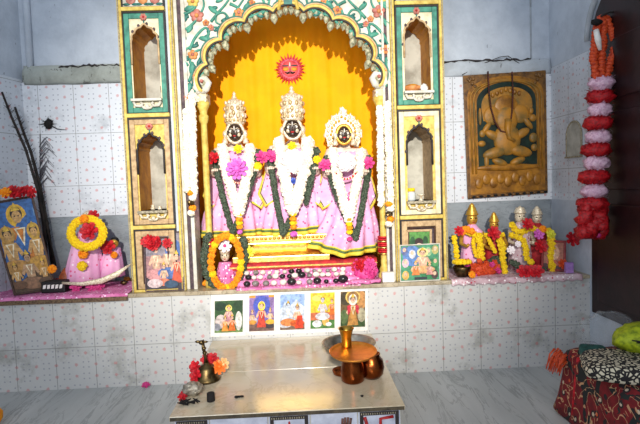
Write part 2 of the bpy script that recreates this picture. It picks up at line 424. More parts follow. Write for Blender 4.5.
# small arched recesses, outlined on the side walls
def small_niche(x, yc, zc, w, h, sgn):
    pts = [(yc-w/2, zc-h/2)]+[(yc-w/2*cos(pi*i/10), zc+h/2-w/2+w/2*sin(pi*i/10)) for i in range(11)]+[(yc+w/2, zc-h/2)]
    path = [(x, p, q) for p, q in pts]
    b = MB().tube(path, .006, m_dark if sgn < 0 else m_bead, 6)
    n = len(pts); vs = [(x+.0015*-sgn, p, q) for p, q in pts]
    b.add(vs, [tuple(range(n))], m_niche, False)
    b.box((x-.012, yc-w/2-.004, zc-h/2-.008), (x+.012, yc+w/2+.004, zc-h/2), m_bead)
    return b
c = U(579, 138, 2.66); ST(small_niche(XR-.003, 2.70, c.z, .15, .19, 1).build('trim_5'))
c = U(2, 166, 2.68); nb = small_niche(0, 0, 0, .16, .20, -1)
ang = -atan2(.15, .56); nb.v = [Matrix.Rotation(ang, 3, 'Z') @ v + Vector((XL-.02-.15*(YB+.05-2.67)/.56+.004, 2.67, c.z)) for v in nb.v]; ST(nb.build('trim_6'))
# the dark door on the side wall, with a rounded top corner
pts = [(2.525, .29), (2.525, 1.66)]+[(2.525-.28*(1-cos(pi/2*i/8)), 1.66+.27*sin(pi/2*i/8)) for i in range(1, 9)]+[(1.2, 1.95), (1.2, .29)]
n = len(pts)
b = MB().add([(XR-.012, y, z) for y, z in pts]+[(XR+.004, y, z) for y, z in pts], [tuple(range(n)), tuple(range(2*n-1, n-1, -1))]+[(i, n+i, n+(i+1) % n, (i+1) % n) for i in range(n)], m_maroon, False)
for z0, z1 in ((.36, .86), (.93, 1.30), (1.36, 1.64)):
    b.box((XR-.020, 1.95, z0), (XR-.008, 2.46, z1), m_maroon); b.box((XR-.020, 1.3, z0), (XR-.008, 1.88, z1), m_maroon)
ST(b.build('door_1', bevel=.006))
path = [(XR-.02, y, z) for y, z in pts[1:-2]]
ST(MB().tube([(XR-.012, y+.03, z+.03) for y, z in pts[1:-1]], .014, m_plast_worn, 8).build('trim_7'))

# ------------------------------------------------------------------ helpers for openings
def cusped(cx, zb, w, h, cusps=5):
    """outline of a niche: straight jambs and a cusped pointed head, anticlockwise from the lower left"""
    jam = h-w*.62; out = []
    for i in range(6): out.append((cx+w/2-w*0, zb+jam*i/5))
    N = cusps*6
    for i in range(1, N):
        t = i/N; a = pi*t
        x = cos(a)*w/2; z = (sin(a)**.8)*w*.5+(.12*w*max(0, 1-abs(t-.5)*5))
        bump = .055*w*abs(sin(cusps*pi*t))
        out.append((cx+x*(1-.13)+bump*cos(a), zb+jam+z*(1-.08)+bump*sin(a)))
    for i in range(6): out.append((cx-w/2, zb+jam*(5-i)/5))
    for i in range(1, 6): out.append((cx-w/2+w*i/6, zb))
    return out
def to_rect(inner, x0, z0, x1, z1, cz=None):
    cx = sum(p[0] for p in inner)/len(inner); cz = (z0+z1)/2; out = []
    for x, z in inner:
        dx, dz = x-cx, z-cz; k = 1e9
        if abs(dx) > 1e-9: k = min(k, ((x1-cx) if dx > 0 else (x0-cx))/dx)
        if abs(dz) > 1e-9: k = min(k, ((z1-cz) if dz > 0 else (z0-cz))/dz)
        out.append((cx+dx*k, cz+dz*k))
    for q in ((x0, z0), (x1, z0), (x1, z1), (x0, z1)):
        i = min(range(len(out)), key=lambda i: (out[i][0]-q[0])**2+(out[i][1]-q[1])**2); out[i] = q
    return out
def frame(b, x0, z0, x1, z1, w, y0, y1, mat):
    b.box((x0, y0, z0), (x0+w, y1, z1), mat).box((x1-w, y0, z0), (x1, y1, z1), mat)
    b.box((x0+w, y0, z0), (x1-w, y1, z0+w), mat).box((x0+w, y0, z1-w), (x1-w, y1, z1), mat)
    return b

# ------------------------------------------------------------------ painted pillars with niches
def pillar(x0, x1, mirror, label):
    t = T('shrine_pillar', label, 'pillar', ((x0+x1)/2, YP+.1, ZL))
    y0, y1 = YP, YP+.24; zt = 2.3
    i0, i1 = x0+.024, x1-.044 if mirror > 0 else x1-.024
    if mirror < 0: i0, i1 = x0+.030, x1-.026
    Z = [ZL, .815, 1.385, 1.915, 2.3]          # panel limits
    s = MB()                                     # carcass behind the panels
    s.box((x0+.004, y1, ZL), (x1-.004, YB+.1, zt), m_plast)
    s.box((x0+.004, y0+.02, ZL), (i0, y1, zt), m_plast).box((i1, y0+.02, ZL), (x1-.004, y1, zt), m_plast)
    s.box((i0, y0+.02, ZL), (i1, y1, ZL+.01), m_plast)
    s.build('carcass', t)
    for xa, xb in ((x0, x0+.022), (x1-.022, x1)):
        mb = MB().box((xa, y0-.012, ZL), (xb, y0+.025, zt), m_yellow)
        mb.box((xa+(.004 if xa == x0 else .012), y0-.018, ZL), (xa+(.010 if xa == x0 else .018), y0-.01, zt), m_bead)
        mb.build('edge_molding', t, bevel=.003)
    mb = MB()
    for z in Z[1:-1]: mb.box((i0-.004, y0-.014, z-.010), (i1+.004, y0+.022, z+.010), m_yellow)
    mb.box((i0-.004, y0-.014, ZL), (i1+.004, y0+.022, ZL+.012), m_yellow)
    mb.build('rail', t, bevel=.003)
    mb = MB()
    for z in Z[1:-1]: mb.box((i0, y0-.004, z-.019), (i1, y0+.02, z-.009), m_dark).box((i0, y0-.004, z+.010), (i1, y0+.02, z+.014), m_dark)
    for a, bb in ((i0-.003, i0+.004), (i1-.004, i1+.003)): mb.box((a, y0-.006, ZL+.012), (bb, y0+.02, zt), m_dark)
    mb.build('dark_line', t)  # dark lines along the rails and panel edges
    cx = (i0+i1)/2
    def niche_panel(za, zb, border, inner, w, h, lining, base_up):
        oz = za+base_up
        op = cusped(cx, oz, w, h)
        pn = MB(); rect = to_rect(op, i0+.028, za+.036, i1-.028, zb-.036)
        pn.ring_panel(rect, op, y0+.004, inner)
        pnl = pn.build('niche_panel', t)
        fr = MB(); frame(fr, i0+.004, za+.014, i1-.004, zb-.020, .026, y0-.004, y0+.012, border); fr.build('panel_border', t, bevel=.003)
        ln = MB().wallring(op, y0+.004, y1-.02, lining); ln.build('niche_lining', t)
        bk = MB().prism(op, y1-.03, y1-.01, m_niche); bk.build('niche_back', t)
        # scalloped painted edge and a flower finial over the point
        ed = MB(); top = [p for p in op if p[1] > oz+h*.45]
        ed.tube([(p[0], y0-.001, p[1]) for p in top], .0055, m_dark if border is not m_teal else m_tan, 6)
        for p in top[3::6]:
            ed.ball((p[0]+(p[0]-cx)*.06, y0, p[1]+.010), (.007, .006, .009), m_purple, 8, 5)
        ed.build('cusped_edge', t)
        zt_ = max(p[1] for p in op)
        fl = MB()
        for k in range(6): fl.ball((cx+.011*cos(k*pi/3), y0-.001, zt_+.034+.011*sin(k*pi/3)), (.009, .005, .009), m_pinkfl, 8, 5)
        fl.ball((cx, y0-.004, zt_+.034), .006, m_red, 8, 5).box((cx-.003, y0-.003, zt_+.004), (cx+.003, y0+.006, zt_+.028), m_tealdk)
        fl.build('finial_flower', t)
        # bracketed sill
        sl = MB().box((cx-w*.56, y0-.030, oz-.012), (cx+w*.56, y1-.03, oz), m_white if border is m_teal else m_bead)
        m2 = m_white if border is m_teal else m_silver
        for sg in (-1, 1):
            sl.tube([(cx+sg*w*.5, y0-.012, oz-.014), (cx+sg*w*.42, y0-.014, oz-.034), (cx+sg*w*.25, y0-.014, oz-.036), (cx+sg*w*.16, y0-.014, oz-.024), (cx+sg*w*.24, y0-.014, oz-.018)], .0075, m2, 8)
            sl.tube([(cx, y0-.014, oz-.05), (cx+sg*w*.12, y0-.014, oz-.046), (cx+sg*w*.2, y0-.013, oz-.034)], .0065, m2, 8)
        sl.ball((cx, y0-.012, oz-.040), (.012, .012, .014), m2, 10, 6)
        sl.build('sill', t)
    # upper niche
    niche_panel(Z[2], Z[3], m_teal, m_cream, .136, .375, m_ochre, .082)
    # lower niche
    niche_panel(Z[1], Z[2], m_tan if mirror > 0 else m_cream, m_yellow, .134, .395, m_ochre if mirror > 0 else m_tan, .085)
    # bottom panel: a shallow framed recess
    fr = MB(); frame(fr, i0+.004, ZL+.014, i1-.004, Z[1]-.020, .030, y0-.004, y0+.014, m_tan)
    frame(fr, i0+.036, ZL+.040, i1-.036, Z[1]-.052, .008, y0-.008, y0+.010, m_wood); fr.build('panel_border', t, bevel=.003)
    MB().box((i0+.03, y0+.006, ZL+.02), (i1-.03, y0+.02, Z[1]-.03), m_purple).build('back_panel', t)
    # top painted panel
    fr = MB().box((i0+.004, y0+.004, Z[3]+.012), (i1-.004, y0+.02, zt), m_white)
    for k in range(3):
        fr.ball((cx+(k-1)*.06, y0+.004, Z[3]+.05), (.026, .006, .024), (m_pinkfl, m_orangefl, m_pinkfl)[k], 10, 6)
        for sg in (-1, 1): fr.ball((cx+(k-1)*.06+sg*.022, y0+.003, Z[3]+.026), (.018, .004, .007), m_tealdk, 8, 5)
    fr.build('painted_panel', t)
    return t
pillar(PLX[0], PLX[1], 1, 'painted niche pillar beside the bay of the leaning blue deity picture')
pillar(PRX[0], PRX[1], -1, 'painted niche pillar beside the bay of the golden relief board')

# ------------------------------------------------------------------ the arch
arch = T('shrine_arch', 'white cusped shrine arch with green vine relief over the yellow cloth', 'arch', (ACX, YP+.1, ZL))
ya, yb = 2.62, 2.74
AX0, AX1, AZT = PLX[1]+.055, PRX[0]-.043, 2.3
def ell(th, k=0):
    return Vector((ACX+(.440+k)*cos(th), 0, 1.500+(.388+k)*sin(th)))
NF = 9
def foil(th, hgt=.036, k=0):
    t = (th/pi*NF) % 1.0
    return ell(th, k+hgt*(max(0, sin(pi*t))**.7))
SP_Z = 1.45
edge = [(ACX+.440, SP_Z)]+[(foil(pi*i/108).x, foil(pi*i/108).z) for i in range(109)]+[(ACX-.440, SP_Z)]
out = []
for x, z in edge:
    dx, dz = x-ACX, z-1.47
    k = 1e9
    if abs(dx) > 1e-6: k = min(k, ((AX1-ACX) if dx > 0 else (AX0-ACX))/dx)
    if dz > 1e-6: k = min(k, (AZT-1.47)/dz)
    out.append((ACX+dx*k, 1.47+dz*k))
out[0] = (AX1, SP_Z); out[-1] = (AX0, SP_Z)
for q in ((AX0, AZT), (AX1, AZT)):
    i = min(range(len(out)), key=lambda i: (out[i][0]-q[0])**2+(out[i][1]-q[1])**2); out[i] = q
n = len(edge); sp = MB()
for y in (ya, yb): sp.add([(x, y, z) for x, z in out]+[(x, y, z) for x, z in edge], [(i, i+1, n+i+1, n+i) for i in range(n-1)], m_white, False)
sp.wallring(edge, ya, yb, m_white, closed=False)
sp.build('spandrel', arch)
mo = MB()
for k, r, m in ((.014, .0085, m_yellow), (.027, .0045, m_tan), (.002, .006, m_dark), (.035, .004, m_tealdk)):
    mo.tube([foil(pi*i/108, .036, k)+Vector((0, ya-.008, 0)) for i in range(109)], r, m, 8)
mo.build('arch_molding', arch)
for f in range(NF):
    for j, tt in enumerate((0, .22, .41, .59, .78)):
        th = pi*(f+tt)/NF
        if th < .02: continue
        p = foil(th, .036, -.012 if j else -.004)+Vector((0, ya+.004, 0)); big = 1.3 if j == 0 else 1.0
        d = (Vector((ACX, 0, 1.50))-Vector((p.x, 0, p.z))).normalized()*.55+Vector((0, 0, -.75)); d.normalize()
        q = d.to_track_quat('Z', 'Y').to_matrix()
        bd = MB().lathe(p-d*.008, [(.005, -.004), (.012*big, .006), (.0155*big, .018*big), (.0125*big, .028*big), (.005, .038*big), (.001, .042*big)], m_bud, 10, q)
        for k in range(5):
            a = 2*pi*k/5; bd.ball(p-d*.008+q @ Vector((.011*big*cos(a), .011*big*sin(a), .014*big)), (.005, .005, .009), m_bud, 6, 4, rot=q)
        bd.build('lotus_bud', arch)
# vine relief: drawn on one half, mirrored to the other
def wp(px, py): v = U(px, py, ya); return (v.x, v.z)
vines = [[(184, 14), (190, 12), (196, 6), (194, -4)], [(236, 26), (234, 16), (238, 8), (246, -4)], [(212, 46), (208, 36), (212, 28), (220, 28)], [(188, 66), (184, 58), (186, 50), (192, 46)], [(262, 14), (268, 6), (270, -4)], [(198, 90), (199, 80), (204, 72)], [(252, 16), (248, 10), (242, 10)],
         [(203, 66), (204, 55), (209, 45), (218, 38), (226, 30), (229, 20), (224, 13), (217, 15), (216, 22), (221, 25)],
         [(190, 50), (194, 40), (200, 32), (206, 28), (209, 34), (204, 40), (199, 38)],
         [(211, 22), (219, 12), (226, 4), (232, -6)],
         [(238, 28), (246, 19), (256, 15), (264, 9), (263, 0), (256, -4), (249, 0), (250, 7), (256, 8)],
         [(189, 82), (193, 70), (190, 60), (194, 53), (201, 50), (203, 56), (199, 60)],
         [(186, 30), (193, 24), (199, 16), (204, 6), (202, -6)],
         [(196, 92), (193, 82), (196, 72), (202, 66)],
         [(266, 12), (276, 4), (278, -6)], [(230, 4), (238, 8), (241, 14), (238, 18)]]
leaves = [(220, 0, 7, .5), (242, 20, 5, -.4), (199, 62, 6, 1.1), (209, 30, 5, .9), (186, 18, 6, 1.2), (198, 86, 5, .6), (190, 8, 9, .4), (213, 10, 8, -.7), (226, 36, 7, .8), (205, 39, 8, -.3), (190, 29, 7, .9), (195, 46, 6, .2), (192, 68, 9, 1.4), (189, 88, 8, 1.2), (199, 78, 6, -.8), (225, 20, 6, .3), (247, 6, 7, .7), (260, 16, 6, -.3), (236, -2, 7, .9), (212, 48, 5, -.6), (206, 60, 5, 1.2), (270, -2, 6, .5), (186, 60, 5, .2), (184, 40, 5, 1.0), (217, 30, 5, .3)]
blooms = [(197, 16, 8, m_pinkfl), (193, 55, 6, m_orangefl), (239, 13, 6, m_orangefl), (193, 2, 7, m_yellow), (206, 23, 4, m_orangefl), (211, 28, 4, m_pinkfl), (194, 76, 4, m_pinkfl), (252, 3, 4, m_orangefl), (188, 98, 5, m_pinkfl)]
for mir in (0, 1):
    mx = (lambda x: 2*ACX-x) if mir else (lambda x: x)
    vb = MB()
    for v in vines:
        pts = [Vector((mx(wp(*p)[0]), ya-.003, wp(*p)[1])) for p in v]
        fine = []
        for i in range(len(pts)-1):
            p0, p1, p2, p3 = pts[max(i-1, 0)], pts[i], pts[i+1], pts[min(i+2, len(pts)-1)]
            for k in range(4):
                t = k/4; fine.append(.5*((2*p1)+(p2-p0)*t+(2*p0-5*p1+4*p2-p3)*t*t+(3*p1-p0-3*p2+p3)*t**3))
        fine.append(pts[-1]); N = len(fine)
        vb.tube(fine, [.0085*(1-.55*i/N) for i in range(N)], m_teal, 7)
    vb.build('vine', arch)
    for px, py, s_, a in leaves:
        lb = MB(); x, z = wp(px, py); a2 = pi-a if mir else a
        R = Matrix.Rotation(-a2, 3, 'Y')
        lb.ball((mx(x), ya-.004, z), (s_*.0036, .006, s_*.0016), m_teal if s_ > 6 else m_tealdk, 10, 6, rot=R)
        lb.ball((mx(x)+.008, ya-.004, z+.010), (s_*.0022, .005, s_*.0012), m_tealdk, 8, 5, rot=Matrix.Rotation(-a2-.8, 3, 'Y'))
        lb.build('leaf_relief', arch)
    for px, py, s_, m in blooms:
        x, z = wp(px, py); fb = MB()
        for k in range(5): fb.ball((mx(x)+s_*.0024*cos(1.2566*k+.3), ya-.004, z+s_*.0024*sin(1.2566*k+.3)), (s_*.0022, .007, s_*.0019), m, 8, 5)
        fb.ball((mx(x), ya-.009, z), s_*.0014, m_orangefl if m is not m_orangefl else m_pinkfl, 8, 5); fb.build('relief_flower', arch)
# crest over the crown of the arch
cb = MB().box((ACX-.022, ya-.018, 1.925), (ACX+.022, ya, 2.2), m_tealdk).tube([(ACX-.05, ya-.008, 1.90), (ACX-.036, ya-.012, 1.96), (ACX-.03, ya-.012, 2.1)], .010, m_yellow).tube([(ACX+.05, ya-.008, 1.90), (ACX+.036, ya-.012, 1.96), (ACX+.03, ya-.012, 2.1)], .010, m_yellow)
cb.build('crest', arch)
# side strips, slim columns and curled white brackets
for sg, xw in ((-1, AX0), (1, AX1)):
    x0, x1 = (PLX[1], AX0) if sg < 0 else (AX1, PRX[0])
    w = x1-x0
    st = MB()
    cols = ((0, .3, m_white), (.3, .66, m_purple), (.66, 1, m_white))
    for a, c_, m in cols: st.box((x0+w*a, ya-.01+(.012 if m is m_purple else 0), ZL), (x0+w*c_, yb, 2.3), m)
    st.build('side_strip', arch, bevel=.002)
    cx = ACX+sg*.462
    cl = MB().lathe((cx, ya+.03, ZL), [(.032, 0), (.032, .03), (.024, .045), (.026, .06), (.017, .08), (.016, .86), (.024, .875), (.026, .90), (.018, .91), (.022, .93), (.032, .95), (.034, .972)], m_yellow, 18)
    cl.build('column', arch)
    br = MB()
    z0 = 1.452
    br.lathe((cx, ya+.02, z0), [(.024, 0), (.030, .010), (.022, .020), (.030, .032), (.020, .042)], m_cream, 16)
    cur = [(cx-sg*.0, ya+.005, z0+.045), (cx-sg*.026, ya, z0+.062), (cx-sg*.040, ya, z0+.092), (cx-sg*.024, ya, z0+.115), (cx+sg*.002, ya, z0+.112), (cx+sg*.006, ya, z0+.092), (cx-sg*.010, ya, z0+.084)]
    br.tube(cur, [.018, .018, .017, .016, .013, .010, .007], m_white, 10)
    cur = [(cx+sg*.01, ya+.005, z0+.04), (cx+sg*.03, ya, z0+.07), (cx+sg*.026, ya, z0+.12), (cx+sg*.012, ya, z0+.15)]
    br.tube(cur, [.016, .015, .012, .006], m_white, 10)
    br.ball((cx-sg*.006, ya-.012, z0+.10), .010, m_pinkfl, 8, 5)
    br.build('bracket', arch)

# ------------------------------------------------------------------ backdrop cloth and sun face
YC = 3.05
def fn(u, v):
    x = -.64+1.20*u; z = ZL+1.6*v
    return (x, YC+.006*sin(x*38+.6*sin(z*3))+.003*sin(x*91+z), z)
tag(MB().grid(fn, 120, 10, m_cloth_y).build('backdrop_cloth', thick=.002), 'bright saffron yellow cloth hung behind the three crowned idols', 'cloth')
c = U(290, 69, YC-.02); k = K(YC)
sun = T('sun_face', 'red sun face emblem with pointed rays and moustache on yellow cloth', 'wall emblem', (c.x, c.y, c.z-.09))
m_sun = M('sun_red', (214, 84, 84), (180, 50, 56), rough=.55); m_sun2 = M('sun_rose', (206, 96, 110), (170, 60, 80), rough=.55)
rb = MB()
for i in range(26):
    a = 2*pi*i/26; L = .098 if i % 2 else .088; d = Vector((cos(a), 0, sin(a))); e = Vector((-sin(a), 0, cos(a)))
    rb.add([c+d*.055+e*.010+Vector((0, .002, 0)), c+d*.055-e*.010+Vector((0, .002, 0)), c+d*L+Vector((0, 0, 0)), c+d*.058+Vector((0, -.012, 0)), c+d*.05+Vector((0, .010, 0))], [(0, 3, 2), (3, 1, 2), (1, 4, 2), (4, 0, 2), (0, 4, 1, 3)], m_sun, False)
rb.build('ray', sun)
fb = MB().ball(c, (.066, .014, .066), m_sun2, 24, 10).ball(c+Vector((0, -.006, 0)), (.052, .013, .050), m_sun, 20, 10).build('face', sun)
for sg in (-1, 1):
    MB().ball(c+Vector((sg*.024, -.016, -.004)), (.019, .006, .012), m_ochre, 12, 6).build('eye', fb)
    MB().ball(c+Vector((sg*.024, -.016, .016)), (.022, .005, .005), m_purple, 10, 5).build('eyebrow', fb)
    MB().tube([c+Vector((sg*.002, -.02, -.024)), c+Vector((sg*.018, -.02, -.028)), c+Vector((sg*.03, -.017, -.022))], [.006, .005, .002], m_black, 6).build('moustache', fb)
MB().ball(c+Vector((0, -.02, .022)), (.004, .004, .014), m_eye, 8, 5).build('forehead_mark', fb)
MB().ball(c+Vector((0, -.02, -.008)), (.006, .008, .014), m_sun2, 8, 6).build('nose', fb)

# ------------------------------------------------------------------ pedestal
def extx(b, prof, x0, x1, mat):
    """profile in y-z run along x"""
    n = len(prof); vs = [(x0, y, z) for y, z in prof]+[(x1, y, z) for y, z in prof]
    return b.add(vs, [tuple(range(n)), tuple(range(2*n-1, n-1, -1))]+[(i, n+i, n+(i+1) % n, (i+1) % n) for i in range(n)], mat, False)
ped = T('golden_pedestal', 'stepped golden metal throne pedestal under the crowned idols', 'pedestal', (-.1, 2.85, ZL))
px0, px1 = -.385, .14
extx(MB(), [(2.70, .705), (2.70, .735), (2.705, .740), (3.0, .740), (3.0, .70), (2.71, .70)], px0+.006, px1-.006, m_gold).build('top_slab', ped, bevel=.003)
ob = MB()
for i in range(22): ob.ball((px0+.02+i*(px1-px0-.04)/21, 2.699, .721), (.009, .005, .008), m_copperpl, 8, 5)
ob.build('ornament_band', ped)
pr = [(2.712, .70)]+[(2.70+.030*sin(pi*i/8)-.012*(i/8), .70-.065*i/8) for i in range(1, 9)]+[(2.98, .635), (2.98, .70)]
extx(MB(), pr, px0+.012, px1-.012, m_gold).build('body', ped)
extx(MB(), [(2.672, .595), (2.672, .628), (2.684, .636), (2.99, .636), (2.99, .595)], px0, px1, m_gold).build('base', ped, bevel=.004)
pl = T('red_covered_plinth', 'low plinth covered in red cloth beneath the golden pedestal', 'plinth', (0, 2.83, ZL))
MB().box((-.42, 2.668, ZL), (.385, 3.0, .594), m_wood).build('body', pl)
def fn(u, v):
    x = -.43+.82*u; s = v*.42
    if s < .08: return (x, 2.654+.004*sin(x*70), .560+s*.45)
    return (x, 2.66+(s-.08), .598)
MB().grid(fn, 60, 14, m_redcl).build('cloth', pl)
MB().box((-.43, 2.648, .572), (.39, 2.657, .580), m_gold).build('trim', pl)

# ------------------------------------------------------------------ crowned idols
def pxring(px0, px1, py, Y, dep, n=40, fold=0, nf=14, ph=0, drop=None):
    c = U((px0+px1)/2, py, Y); hw = (px1-px0)/2*K(Y); ring = []
    for j in range(n):
        t = 2*pi*j/n; q = 1+fold*sin(nf*t+ph)
        p = Vector((c.x+hw*cos(t)*q, c.y+dep*sin(t)*q, c.z))
        if drop: p.z += drop(cos(t), sin(t))
        ring.append(p)
    return ring
def strand(pts, Y, r0, r1, mat, step, jit=.25, b=None, bead='pom'):
    """a string of blossoms along a pixel path on the plane(s) Y"""
    b = b or MB(); W3 = [U(p[0], p[1], p[2] if len(p) > 2 else Y) for p in pts]
    L = [0]
    for i in range(1, len(W3)): L.append(L[-1]+(W3[i]-W3[i-1]).length)
    s = 0
    while s <= L[-1]:
        i = max(k for k in range(len(L)) if L[k] <= s+1e-9); i = min(i, len(L)-2)
        t = (s-L[i])/max(1e-6, L[i+1]-L[i]); p = W3[i].lerp(W3[i+1], t); r = r0+(r1-r0)*s/L[-1]
        rr = r*random.uniform(1-jit*.4, 1+jit*.4); p = p+Vector((random.uniform(-jit, jit)*r*.4, random.uniform(-jit, jit)*r*.5, 0))
        b.pom(p, rr, mat, 10, 6, .22, .8, toward=(random.uniform(-.5, .5), -1, random.uniform(-.2, .6)))
        s += step
    return b
def skin_body(name, parent, nodes, edges, mat):
    me = bpy.data.meshes.new(name); bm = bmesh.new(); lay = bm.verts.layers.skin.verify(); off = wloc(parent); vs = []
    for i, (p, r) in enumerate(nodes):
        v = bm.verts.new(Vector(p)-off); v[lay].radius = (r, r); v[lay].use_root = (i == 0); vs.append(v)
    for a, b2 in edges: bm.edges.new((vs[a], vs[b2]))
    bm.to_mesh(me); bm.free(); me.materials.append(mat)
    o = bpy.data.objects.new(name, me); COL.objects.link(o); o.parent = parent
    o.modifiers.new('skin', 'SKIN').use_smooth_shade = True
    s = o.modifiers.new('smooth', 'SUBSURF'); s.levels = 1; s.render_levels = 2
    return o
def face_parts(parent, c, w, h, mat, skin2):
    """a stone face with silver eyes, brows, nose and mouth; c its centre, w and h half sizes"""
    fc = MB().ball(c, (w, w*.85, h), mat, 20, 14)
    fc.ball(c+Vector((0, -w*.72, -h*.08)), (w*.15, w*.24, h*.26), mat, 10, 6)          # nose
    fc.ball(c+Vector((0, -w*.45, -h*.62)), (w*.5, w*.35, h*.3), mat, 12, 7)            # chin
    f = fc.build('face', parent)
    for sg in (-1, 1):
        e = MB().ball(c+Vector((sg*w*.42, -w*.68, h*.10)), (w*.30, w*.13, h*.17), m_eye, 10, 6).build('eye', f)
        MB().ball(c+Vector((sg*w*.42, -w*.79, h*.10)), (w*.10, w*.06, h*.11), m_black, 8, 5).build('pupil', f) if False else None
        MB().ball(c+Vector((sg*w*.40, -w*.77, h*.10)), (w*.09, w*.07, h*.10), m_black, 8, 5).build('pupil', f)
        MB().tube([c+Vector((sg*w*.12, -w*.80, h*.30)), c+Vector((sg*w*.42, -w*.74, h*.42)), c+Vector((sg*w*.72, -w*.52, h*.30))], [w*.05, w*.06, w*.03], skin2, 6).build('eyebrow', f)
        MB().ball(c+Vector((sg*w*.55, -w*.55, -h*.28)), (w*.28, w*.22, h*.24), skin2, 8, 6).build('cheek', f)
        MB().ball(c+Vector((sg*w*.98, -w*.05, -h*.05)), (w*.16, w*.22, h*.30), mat, 8, 6).build('ear', f)
    MB().ball(c+Vector((0, -w*.78, -h*.42)), (w*.26, w*.10, h*.09), m_red, 10, 5).build('mouth', f)
    MB().ball(c+Vector((0, -w*.84, h*.42)), (w*.09, w*.06, h*.24), m_eye, 8, 5).build('forehead_mark', f)
    return f
def idol(label, Y, fx, fy, fw, fh, sh, sx0, sx1, skirt, hem_drop, crown):
    """fx.. face in the frame; sh shoulder line y; sx0..sx1 shoulder span; skirt rows (y, x0, x1, depth)"""
    k = K(Y); bz = U(fx, skirt[-1][0], Y)
    t = T('crowned_idol', label, 'idol', (bz.x, Y, bz.z))
    ce = U(fx, fy, Y-.02)
    P_ = lambda x, y, d=0: U(x, y, Y+d)
    mx = (sx0+sx1)/2
    hipy = skirt[0][0]
    nodes = [(P_(mx, hipy+8), .075), (P_(mx, hipy-6), .070), (P_(mx, sh+8), .078), (P_(fx, sh-2), .036), (P_(fx, sh-8), .033),
             (P_(sx0+5, sh+3), .040), (P_(sx0+1, sh+18), .032), (P_(sx0+2, sh+24, -.07), .026), (P_(sx0+3, sh+22, -.11), .022),
             (P_(sx1-5, sh+3), .040), (P_(sx1-1, sh+18), .032), (P_(sx1-2, sh+24, -.07), .026), (P_(sx1-3, sh+22, -.11), .022)]
    skin_body('body', t, nodes, [(0, 1), (1, 2), (2, 3), (3, 4), (2, 5), (5, 6), (6, 7), (7, 8), (2, 9), (9, 10), (10, 11), (11, 12)], m_skin)
    for s0 in (sx0+3, sx1-3):
        p = P_(s0, sh+21, -.125); hd = MB().ball(p, (.017, .024, .02), m_skin, 10, 6)
        for q in range(4):
            x = -.012+.008*q
            hd.tube([p+Vector((x, -.012, .006)), p+Vector((x*1.15, -.034, .010-.002*abs(q-1.5))), p+Vector((x*1.15, -.046, -.002))], [.0052, .0046, .0035], m_skin, 6)
        sg = 1 if s0 < mx else -1
        hd.tube([p+Vector((sg*.012, -.002, 0)), p+Vector((sg*.024, -.014, .008)), p+Vector((sg*.026, -.026, .012))], [.006, .005, .004], m_skin, 6)
        hd.build('hand', t)
    face_parts(t, ce, fw*k, fh*k, m_stoneblk, m_silver)
    # gilded rim round the face
    MB().tube([ce+Vector((fw*k*1.12*cos(a), .004, fh*k*1.1*sin(a))) for a in [2*pi*i/28 for i in range(28)]], .010, (m_goldface if crown != 'tall' else m_silver), 8, closed=True).build('face_rim', t)
    for sg in (-1, 1):
        er = MB().ball(ce+Vector((sg*fw*k*1.35, 0, -fh*k*.15)), (.014, .012, .022), m_silver, 10, 6)
        er.lathe(ce+Vector((sg*fw*k*1.4, 0, -fh*k*.55-.03)), [(.004, .034), (.012, .02), (.018, .0), (.012, -.006)], m_silver, 12); er.build('earring', t)
    if crown == 'tall':
        zt, zb, hw = crown_px[label]
        pt = U(fx-.6, zt, Y); pb = U(fx, zb, Y); H = pt.z-pb.z; w = hw*k
        cr = MB().lathe(pb+Vector((0, .01, -.012)), [(w*.9, 0), (w*1.0, .012), (w*.94, .022), (w*1.0, .035), (w*1.02, H*.35), (w*.98, H*.6), (w*.9, H*.8), (w*.62, H*.93), (w*.2, H*1.0)], m_silver, 28, sy=.85)
        co = cr.build('crown', t)
        kb = MB().lathe(pb+Vector((0, .01, H-.016)), [(w*.22, 0), (w*.3, .008), (w*.14, .018), (w*.2, .028), (w*.05, .042)], m_silver, 14); kb.build('knob', co)
        for row, (zz, cnt, sz) in enumerate(((.02, 16, .008), (H*.32, 11, .012), (H*.58, 11, .011), (H*.8, 9, .009))):
            st = MB()
            for q in range(cnt):
                a = 2*pi*q/cnt; rr = w*(1.0 if zz < H*.7 else .9)
                st.ball(pb+Vector((rr*cos(a), .01+rr*.85*sin(a), zz-.008)), (sz, sz*.8, sz*1.3), m_silver if row % 2 else m_antique, 8, 5)
            st.build('ornament_band', co)
        pf = MB()                                    # raised front plate
        for q in range(5): pf.ball(pb+Vector(((q-2)*w*.35, -w*.82+abs(q-2)*.012, H*.16+(2-abs(q-2))*.014)), (.010, .007, .016), m_antique, 8, 5)
        pf.build('front_plate', co)
    else:
        halo = MB(); R = fw*k
        cc = ce+Vector((0, .05, .012)); outer = []; inner = []
        N = 56
        for i in range(N+1):
            a = radians(-50)+radians(280)*i/N
            sc = 1+.10*abs(sin(i/N*pi*9))+(.34*max(0, 1-abs(a-pi/2)/.3))
            outer.append((cc.x+.098*sc*cos(a), cc.z+.105*sc*sin(a))); inner.append((cc.x+.045*cos(a), cc.z+.05*sin(a)))
        poly = outer+inner[::-1]; halo.prism(poly, cc.y-.008, cc.y+.008, m_silver)
        ho = halo.build('halo_crown', t, bevel=.002)
        st = MB()
        for i in range(2, N-1, 3):
            x, z = outer[i]; st.ball((cc.x+(x-cc.x)*.86, cc.y-.012, cc.z+(z-cc.z)*.86), (.009, .006, .011), m_silver, 8, 5)
            st.ball((cc.x+(x-cc.x)*.66, cc.y-.012, cc.z+(z-cc.z)*.66), (.007, .006, .009), m_goldface, 8, 5)
            st.ball((x, cc.y, z), (.006, .006, .011), m_silver, 8, 5)
        st.build('halo_stud', ho)
    # dress
    dr = MB(); rows = []
